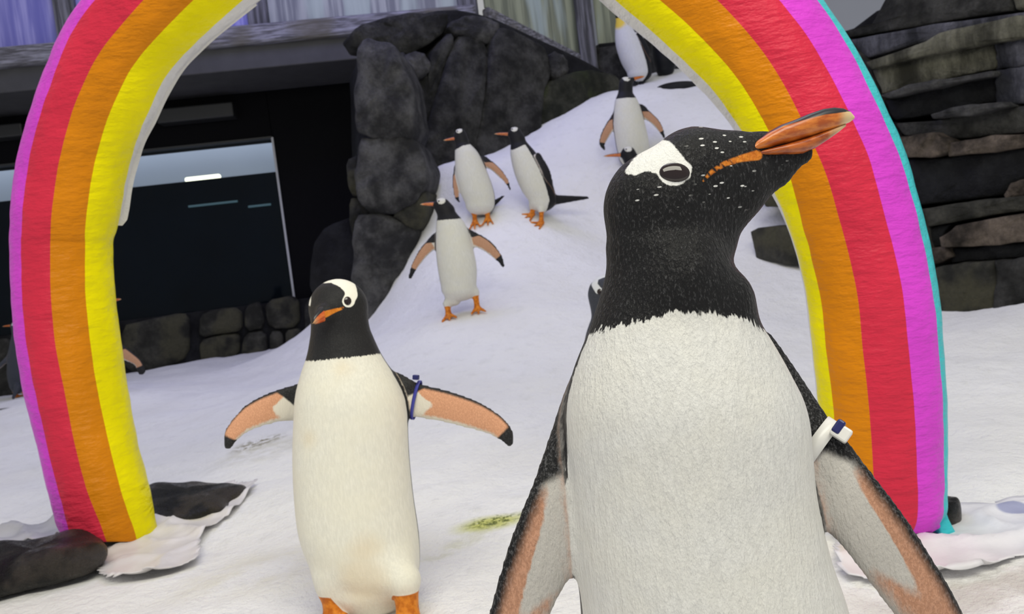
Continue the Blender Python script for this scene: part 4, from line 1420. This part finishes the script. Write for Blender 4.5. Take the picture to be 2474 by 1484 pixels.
def obox(name, c, ax, half, mat, parent, base, bev=0.002):
    v = []
    for s in ((-1, -1, -1), (1, -1, -1), (1, 1, -1), (-1, 1, -1), (-1, -1, 1), (1, -1, 1), (1, 1, 1), (-1, 1, 1)):
        v.append(c + sum(ax[i] * half[i] * s[i] for i in range(3)))
    o = mesh_obj(name, *box_mesh(v), mat, parent, False, base)
    bevel(o, bev)
    return o


o, tipp, e1, ax_, nn_ = flipper_band(FR, 1, 0.33, 0.014, 0.0015, M_BAND_W, 0.003)
o['label'] = 'white plastic flipper band'
c1 = FR[1].w(2032, 1046, 0.0)
k = obox('band_clasp', c1, [e1, ax_, nn_], [0.007, 0.0085, 0.006], M_BAND_W, o, FR[1].base)
k2 = obox('band_stud', FR[1].w(2026, 1032, 0.0), [e1, ax_, nn_], [0.007, 0.004, 0.005], M_NAVY, o, FR[1].base)
o, tipp, e1, ax_, nn_ = flipper_band(MD, 0, 0.17, 0.007, 0.0015, M_BLUE, 0.003, 0.006)
o['label'] = 'blue cable tie band'
obox('band_stud', MD[1].w(1005, 912, 0.0), [e1, ax_, nn_], [0.005, 0.0065, 0.005], M_NAVY, o, MD[1].base)

# ------------------------------------------------------------------ rainbow arch
AL = ground_at(262, 1310)
AR = ground_at(2140, 1285)
ADIR = AR - AL
AN = np.array([ADIR[1], -ADIR[0], 0])
AN /= np.linalg.norm(AN)
# outer px, inner px, stripe boundaries as fractions from the outer silhouette: cyan|purple, purple|red, red|orange, orange|yellow, yellow|white
SECT = [
    ((150, 1292), (372, 1296), (-0.30, 0.10, 0.50, 0.80, 1.02)),
    ((138, 1262), (376, 1268), (-0.30, 0.117, 0.45, 0.755, 1.02)),
    ((113, 1180), (361, 1180), (-0.30, 0.12, 0.39, 0.705, 1.02)),
    ((86, 1064), (331, 1060), (-0.30, 0.11, 0.373, 0.697, 1.02)),
    ((55, 945), (308, 935), (-0.30, 0.123, 0.388, 0.69, 1.02)),
    ((36, 822), (291, 815), (-0.30, 0.11, 0.37, 0.69, 1.02)),
    ((25, 700), (277, 698), (-0.30, 0.115, 0.378, 0.697, 1.02)),
    ((23, 590), (273, 590), (-0.30, 0.115, 0.385, 0.71, 1.02)),
    ((24, 545), (283, 552), (-0.30, 0.115, 0.37, 0.68, 1.0)),
    ((28, 470), (300, 492), (-0.30, 0.113, 0.36, 0.655, 0.975)),
    ((52, 340), (323, 385), (-0.30, 0.103, 0.35, 0.645, 0.96)),
    ((107, 170), (372, 285), (-0.30, 0.095, 0.335, 0.62, 0.92)),
    ((195, 0), (452, 151), (-0.30, 0.09, 0.36, 0.63, 0.905)),
    ((435, -250), (632, 0), (-0.25, 0.09, 0.36, 0.63, 0.89)),
    ((690, -430), (800, -115), (-0.1, 0.12, 0.37, 0.64, 0.89)),
    ((1040, -520), (1020, -180), (0.0, 0.16, 0.40, 0.66, 0.90)),
    ((1420, -440), (1270, -125), (0.02, 0.18, 0.44, 0.69, 0.90)),
    ((1735, -240), (1500, 46), (0.03, 0.20, 0.47, 0.71, 0.91)),
    ((1990, 4), (1716, 240), (0.035, 0.225, 0.505, 0.74, 0.93)),
    ((2156, 296), (1838, 424), (0.055, 0.25, 0.55, 0.79, 0.95)),
    ((2221, 490), (1910, 570), (0.053, 0.275, 0.59, 0.866, 0.985)),
    ((2262, 680), (1945, 712), (0.05, 0.265, 0.585, 0.865, 0.985)),
    ((2276, 822), (1959, 826), (0.044, 0.26, 0.585, 0.864, 0.985)),
    ((2287, 964), (1975, 964), (0.045, 0.256, 0.583, 0.859, 0.99)),
    ((2288, 1120), (1990, 1130), (0.034, 0.254, 0.585, 0.87, 1.0)),
    ((2284, 1225), (2003, 1240), (0.035, 0.25, 0.60, 0.88, 1.0)),
    ((2268, 1268), (2014, 1285), (0.04, 0.27, 0.62, 0.88, 1.0)),
]


def frac_ang(f):
    if f < 0:
        return -math.acos(max(-1, 1 + 2 * f))
    if f > 1:
        return math.pi + math.acos(max(-1, 1 - 2 * (f - 1)))
    return math.acos(1 - 2 * f)


def build_arch():
    rows = []
    for (O, I, fr_) in SECT:
        cx, cy = (O[0] + I[0]) / 2, (O[1] + I[1]) / 2
        c = on_plane(cx, cy, AL, AN)
        d = float(np.dot(c - CAM, FW))
        vd = (c - CAM) / np.linalg.norm(c - CAM)
        o3, i3 = on_plane(O[0], O[1], c, vd), on_plane(I[0], I[1], c, vd)
        a = [frac_ang(f) for f in fr_]
        a = [a[0] - 0.62] + a
        rows.append(np.concatenate([(o3 + i3) / 2, (o3 - i3) / 2, a]))
    R = np.array(rows)
    m = 14
    tt = np.linspace(0, len(R) - 1, (len(R) - 1) * m + 1)
    i = np.clip(tt.astype(int), 0, len(R) - 2)
    f = (tt - i)[:, None]
    p0, p1, p2, p3 = R[np.maximum(i - 1, 0)], R[i], R[i + 1], R[np.minimum(i + 2, len(R) - 1)]
    S = 0.5 * (2 * p1 + (p2 - p0) * f + (2 * p0 - 5 * p1 + 4 * p2 - p3) * f ** 2 + (3 * p1 - p0 - 3 * p2 + p3) * f ** 3)
    root = empty('rainbow_arch', ((AL + AR) / 2).tolist())
    tag(root, 'inflatable rainbow arch with yellow, orange, red, purple and cyan stripes over the penguins', 'arch')
    ns = len(S)
    names = (('cyan_stripe', (0.06, 0.62, 0.68), 7), ('purple_stripe', (0.76, 0.07, 0.70), 10), ('red_stripe', (0.72, 0.035, 0.075), 10),
             ('orange_stripe', (0.74, 0.25, 0.006), 10), ('yellow_stripe', (0.97, 0.85, 0.0), 12), ('white_lining', (0.78, 0.77, 0.73), 28))
    arc = np.concatenate([[0], np.cumsum(np.linalg.norm(np.diff(S[:, :3], axis=0), axis=1))])
    for k, (nm, colr, nd) in enumerate(names):
        vs = []
        for si in range(ns):
            c, e1 = S[si, :3], S[si, 3:6]
            rr = np.linalg.norm(e1)
            view = CAM - c
            tan = S[min(si + 1, ns - 1), :3] - S[max(si - 1, 0), :3]
            tan /= np.linalg.norm(tan)
            e2 = view - e1 * (view @ e1) / rr ** 2
            e2 = e2 - tan * (e2 @ tan) * 0.6
            e2 -= e1 * (e2 @ e1) / rr ** 2
            e2 = e2 / np.linalg.norm(e2) * rr * 0.92
            a0 = S[si, 6 + k]
            a1 = S[si, 6 + k + 1] if k < 5 else S[si, 6] + 2 * math.pi
            for j in range(nd + 1):
                a = a0 + (a1 - a0) * j / nd
                q = Vector((arc[si] * 7, math.cos(a) * 1.6, math.sin(a) * 1.6))
                wr_ = 0.012 * noise.noise(q) + 0.008 * noise.noise(q * 2.7) + 0.010 * noise.noise(Vector((arc[si] * 26, math.cos(a) * 1.3, math.sin(a) * 1.3)))
                endk = min(arc[si], arc[-1] - arc[si])
                if endk < 0.10:
                    wr_ += 0.07 * (1 - endk / 0.10) * noise.noise(Vector((arc[si] * 20, math.cos(a) * 3, math.sin(a) * 3)))
                t_ = j / nd
                puff = 0.012 * (1 - (2 * t_ - 1) ** 2) if k < 5 else 0
                s_ = 1 + wr_ + puff
                v = c + (e1 * math.cos(a) + e2 * math.sin(a)) * s_
                if v[2] < 0.012:
                    v[2] = 0.012 + 0.004 * noise.noise(Vector((a * 3, arc[si] * 9, 0)))
                vs.append(v)
        fs = []
        w = nd + 1
        for si in range(ns - 1):
            for j in range(nd):
                fs.append([si * w + j, si * w + j + 1, (si + 1) * w + j + 1, (si + 1) * w + j])
        if k == 5:      # close the two feet with the lining material
            pass
        t = NT(nm + '_fabric')
        a = t.noise(t.coord((1, 1, 1)), 7, 5, 0.6)
        b = t.noise(t.coord((1, 1, 3.5)), 16, 4, 0.6)
        c = t.mix(t.ramp(a, 0.35, 0.7), tuple(x * 0.9 for x in colr), colr)
        t.bump(t.math('ADD', a, t.math('MULTIPLY', b, 0.6)), 0.45, 0.035)
        t.set(c, 0.3, Specular_IOR_Level=0.12)
        keep(mesh_obj(nm, vs, fs, t.m, None, True), root)
    # loose white fabric edge along the inner curve, cut off above the left foot
    vs, fs = [], []
    k0, k1 = 8 * m + 2, 13 * m
    for n_, si in enumerate(range(k0, k1)):
        c, e1 = S[si, :3], S[si, 3:6]
        rr = np.linalg.norm(e1)
        out = -e1 / rr
        vw = (CAM - c) / np.linalg.norm(CAM - c)
        t_ = (si - k0) / (k1 - k0)
        wd = 0.020 * min(1, 0.55 + n_ / 9) * (1 - 0.85 * t_) * (1 + 0.35 * noise.noise(Vector((arc[si] * 9, 3, 1))))
        for (a_, b_) in ((-0.03, 0.010), (wd, 0.006), (wd, -0.004), (-0.03, -0.02)):
            vs.append(c - e1 + out * a_ + vw * b_)
    nr = k1 - k0
    for r_ in range(nr - 1):
        for j in range(4):
            fs.append([r_ * 4 + j, r_ * 4 + (j + 1) % 4, (r_ + 1) * 4 + (j + 1) % 4, (r_ + 1) * 4 + j])
    fs += [[0, 1, 2, 3], [(nr - 1) * 4 + j for j in (3, 2, 1, 0)]]
    keep(mesh_obj('fabric_edge', vs, fs, bpy.data.materials['white_lining_fabric'], None, False), root)
    return root


ARCH = build_arch()
AP = on_plane(2285, 1265, AL - AN * 0.0, AN)
keep(slab('hem_flap', [(2262, 1236), (2284, 1226), (2292, 1252), (2304, 1278), (2326, 1312), (2300, 1304), (2276, 1296), (2264, 1268)], AP + RN * 0.0 - np.array([0, 0.02, 0]),
          np.array([0.3, -1, 0.15]), 0.03, 0.006, bpy.data.materials['cyan_stripe_fabric'], None, 201, 0.01, 0, 40, 0.0), ARCH)
keep(slab('hem_flap', [(2192, 1246), (2230, 1238), (2272, 1246), (2274, 1276), (2250, 1290), (2215, 1286)], AP - np.array([0, 0.03, 0]),
          np.array([0.1, -1, 0.15]), 0.05, 0.012, bpy.data.materials['purple_stripe_fabric'], None, 202, 0.02, 0, 40, 0.0), ARCH)


# ------------------------------------------------------------------ flat rocks and plastic sheets round the arch feet
def flat_rock_or_shade(name, label, poly, h, seed, mat=M_WET, top_px=None):
    """rock whose ground footprint follows the pixels of its lower outline; h its height"""
    g = np.array([ground_at(x, y) for x, y in poly])
    g = chaikin(g, 2)
    c = g.mean(0)
    n = len(g)
    vs, fs = [], []
    prof = [(0.90, -0.01), (0.98, h * 0.18), (1.0, h * 0.45), (0.97, h * 0.72), (0.88, h * 0.92), (0.7, h), (0.4, h * 1.03), (0.12, h * 1.04)]
    for s, z in prof:
        for p in g:
            q = c + (p - c) * s
            q = np.array([q[0], q[1], z])
            nz = noise.fractal(Vector(q) * 11 + Vector((seed, seed, 0)), 1.0, 2.0, 4)
            q += np.array([(p - c)[0] * 0.14 * nz, (p - c)[1] * 0.14 * nz, h * 0.24 * nz * (z > 0)])
            vs.append(q)
    for k in range(len(prof) - 1):
        for j in range(n):
            fs.append([k * n + j, k * n + (j + 1) % n, (k + 1) * n + (j + 1) % n, (k + 1) * n + j])
    fs.append([(len(prof) - 1) * n + j for j in range(n)])
    fs.append(list(range(n))[::-1])
    a, b, cc = (np.array(vs[i]) for i in fs[-2][:3])
    if np.cross(b - a, cc - b)[2] < 0:
        fs = [f[::-1] for f in fs]
    base = c.copy()
    base[2] = 0
    o = mesh_obj(name, vs, fs, mat, None, True, base)
    m = o.modifiers.new('sub', 'SUBSURF')
    m.levels = m.render_levels = 1
    tag(o, label, 'rock', 'flat dark rocks weighing down the arch')
    return o


def terrain_hit(px, py, d0, d1):
    dd_ = np.linspace(d0, d1, 1200)
    pp_ = CAM + ray(px, py) * dd_[:, None]
    f = pp_[:, 2] - ground(pp_[:, 0], pp_[:, 1])
    return pp_[int(np.argmin(np.abs(f)))]


TS = terrain_hit(1636, 208, 6.3, 8.6)
vs_ = []
sl_ = ball('flat_rock_or_shade', TS - np.array([0, 0, 0]), [np.array([1, 0.15, 0.05]), np.array([-0.15, 1, 0.5]), np.array([0, -0.3, 1])], [0.20, 0.10, 0.03], M_ROCKK, None, TS, 20, 10)  # black slab added to draw the dark shadow line in the snow
tag(sl_, 'thin black slab standing in for a shadow line in the upper snow behind the white arch lining', 'rock')
flat_rock_or_shade('flat_rock_or_shade', 'long wet black rock lying in front of the red foot of the arch', [(-140, 1440), (-100, 1475), (0, 1450), (120, 1420), (215, 1395), (258, 1372), (262, 1345), (225, 1325), (100, 1345), (-60, 1370)], 0.075, 3)
flat_rock_or_shade('flat_rock_or_shade', 'wet black rock behind the yellow foot of the arch', [(330, 1255), (385, 1272), (450, 1268), (530, 1258), (580, 1230), (598, 1205), (570, 1190), (480, 1190), (380, 1200), (330, 1215)], 0.055, 9)
flat_rock_or_shade('flat_rock_or_shade', 'small black rock beside the cyan edge of the arch foot', [(2262, 1272), (2300, 1278), (2326, 1268), (2322, 1248), (2290, 1240), (2262, 1245)], 0.045, 14)


def sheet_mat(name, col, spot=None):
    t = NT(name)
    a = t.noise(t.coord(), 9, 5, 0.6)
    c = t.mix(t.ramp(a, 0.35, 0.7), tuple(x * 0.9 for x in col), col)
    if spot is not None:
        geo = t.n('ShaderNodeNewGeometry')
        mp = t.n('ShaderNodeMapping', vector_type='TEXTURE')
        mp.inputs['Location'].default_value = (spot[0], spot[1], 0)
        mp.inputs['Scale'].default_value = (0.045, 0.03, 1000)
        t.l(geo.outputs['Position'], mp.inputs[0])
        ln = t.n('ShaderNodeVectorMath', operation='LENGTH')
        t.l(mp.outputs[0], ln.inputs[0])
        c = t.mix(t.ramp(ln.outputs['Value'], 0.75, 1.0, 0.85, 0.0), c, (0.30, 0.32, 0.52))
    t.bump(a, 0.3, 0.02)
    return t.set(c, 0.4, Specular_IOR_Level=0.4)


def sheet(label, poly, seed, mat, rise=0.006, fold=0.014):
    g = np.array([ground_at(x, y) for x, y in poly])
    lo, hi = g[:, :2].min(0), g[:, :2].max(0)
    g2 = chaikin(g, 1)[:, :2]
    h = 0.012
    xs, ys = np.arange(lo[0], hi[0] + h, h), np.arange(lo[1], hi[1] + h, h)
    X, Y = np.meshgrid(xs, ys)
    p = np.stack([X.ravel(), Y.ravel()], 1)
    sd = poly_sd(p, g2)
    keepm = (sd > -0.004)
    idx = np.full(len(p), -1)
    idx[keepm] = np.arange(keepm.sum())
    pv = p[keepm]
    vs = []
    for (x, y), s in zip(pv, sd[keepm]):
        q = Vector((x * 1.0, y * 1.0, seed))
        rdg = 1 - abs(noise.noise(q * 7)) * 2
        z = float(ground(x, y)) + rise + 0.02 * max(0, noise.noise(Vector((x, y, 0)) * 2.6)) + fold * max(0, rdg) ** 3 + 0.006 * noise.noise(q * 18)
        z += 0.010 * max(0.0, 1 - s / 0.03) * (0.5 + noise.noise(q * 12))
        vs.append((x, y, z))
    I = idx.reshape(X.shape)
    fs = []
    for a in range(I.shape[0] - 1):
        for b in range(I.shape[1] - 1):
            q = [int(I[a, b]), int(I[a, b + 1]), int(I[a + 1, b + 1]), int(I[a + 1, b])]
            if min(q) >= 0:
                fs.append(q)
    base = np.array([g[:, 0].mean(), g[:, 1].mean(), 0.0])
    o = mesh_obj('plastic_sheet', vs, fs, mat, None, True, base)
    sm = o.modifiers.new('thick', 'SOLIDIFY')
    sm.thickness = 0.002
    tag(o, label, 'sheet', 'crumpled white sheets under the arch feet')
    return o


M_SHEET = sheet_mat('white_sheet', (0.80, 0.77, 0.77))
sheet('crumpled white plastic sheet between the two rocks under the yellow arch foot',
      [(245, 1408), (300, 1408), (400, 1398), (470, 1372), (488, 1355), (486, 1300), (540, 1270), (600, 1220), (632, 1182), (600, 1195), (560, 1190), (380, 1210), (200, 1290), (220, 1340)], 2, M_SHEET)
gs = ground_at(2455, 1242)
sheet('wide crumpled white sheet with a blue print under the purple arch foot',
      [(2016, 1330), (2030, 1400), (2100, 1412), (2200, 1405), (2330, 1400), (2420, 1372), (2520, 1340), (2560, 1220), (2480, 1205), (2400, 1222), (2300, 1240), (2180, 1230), (2040, 1270)], 5,
      sheet_mat('printed_sheet', (0.86, 0.85, 0.89), gs), 0.006, 0.017)
sheet('crumpled grey clear sheet behind the long black rock', [(-60, 1345), (60, 1330), (180, 1320), (190, 1280), (130, 1268), (40, 1290), (-60, 1300)], 8,
      sheet_mat('grey_sheet', (0.50, 0.50, 0.52)), 0.012, 0.03)
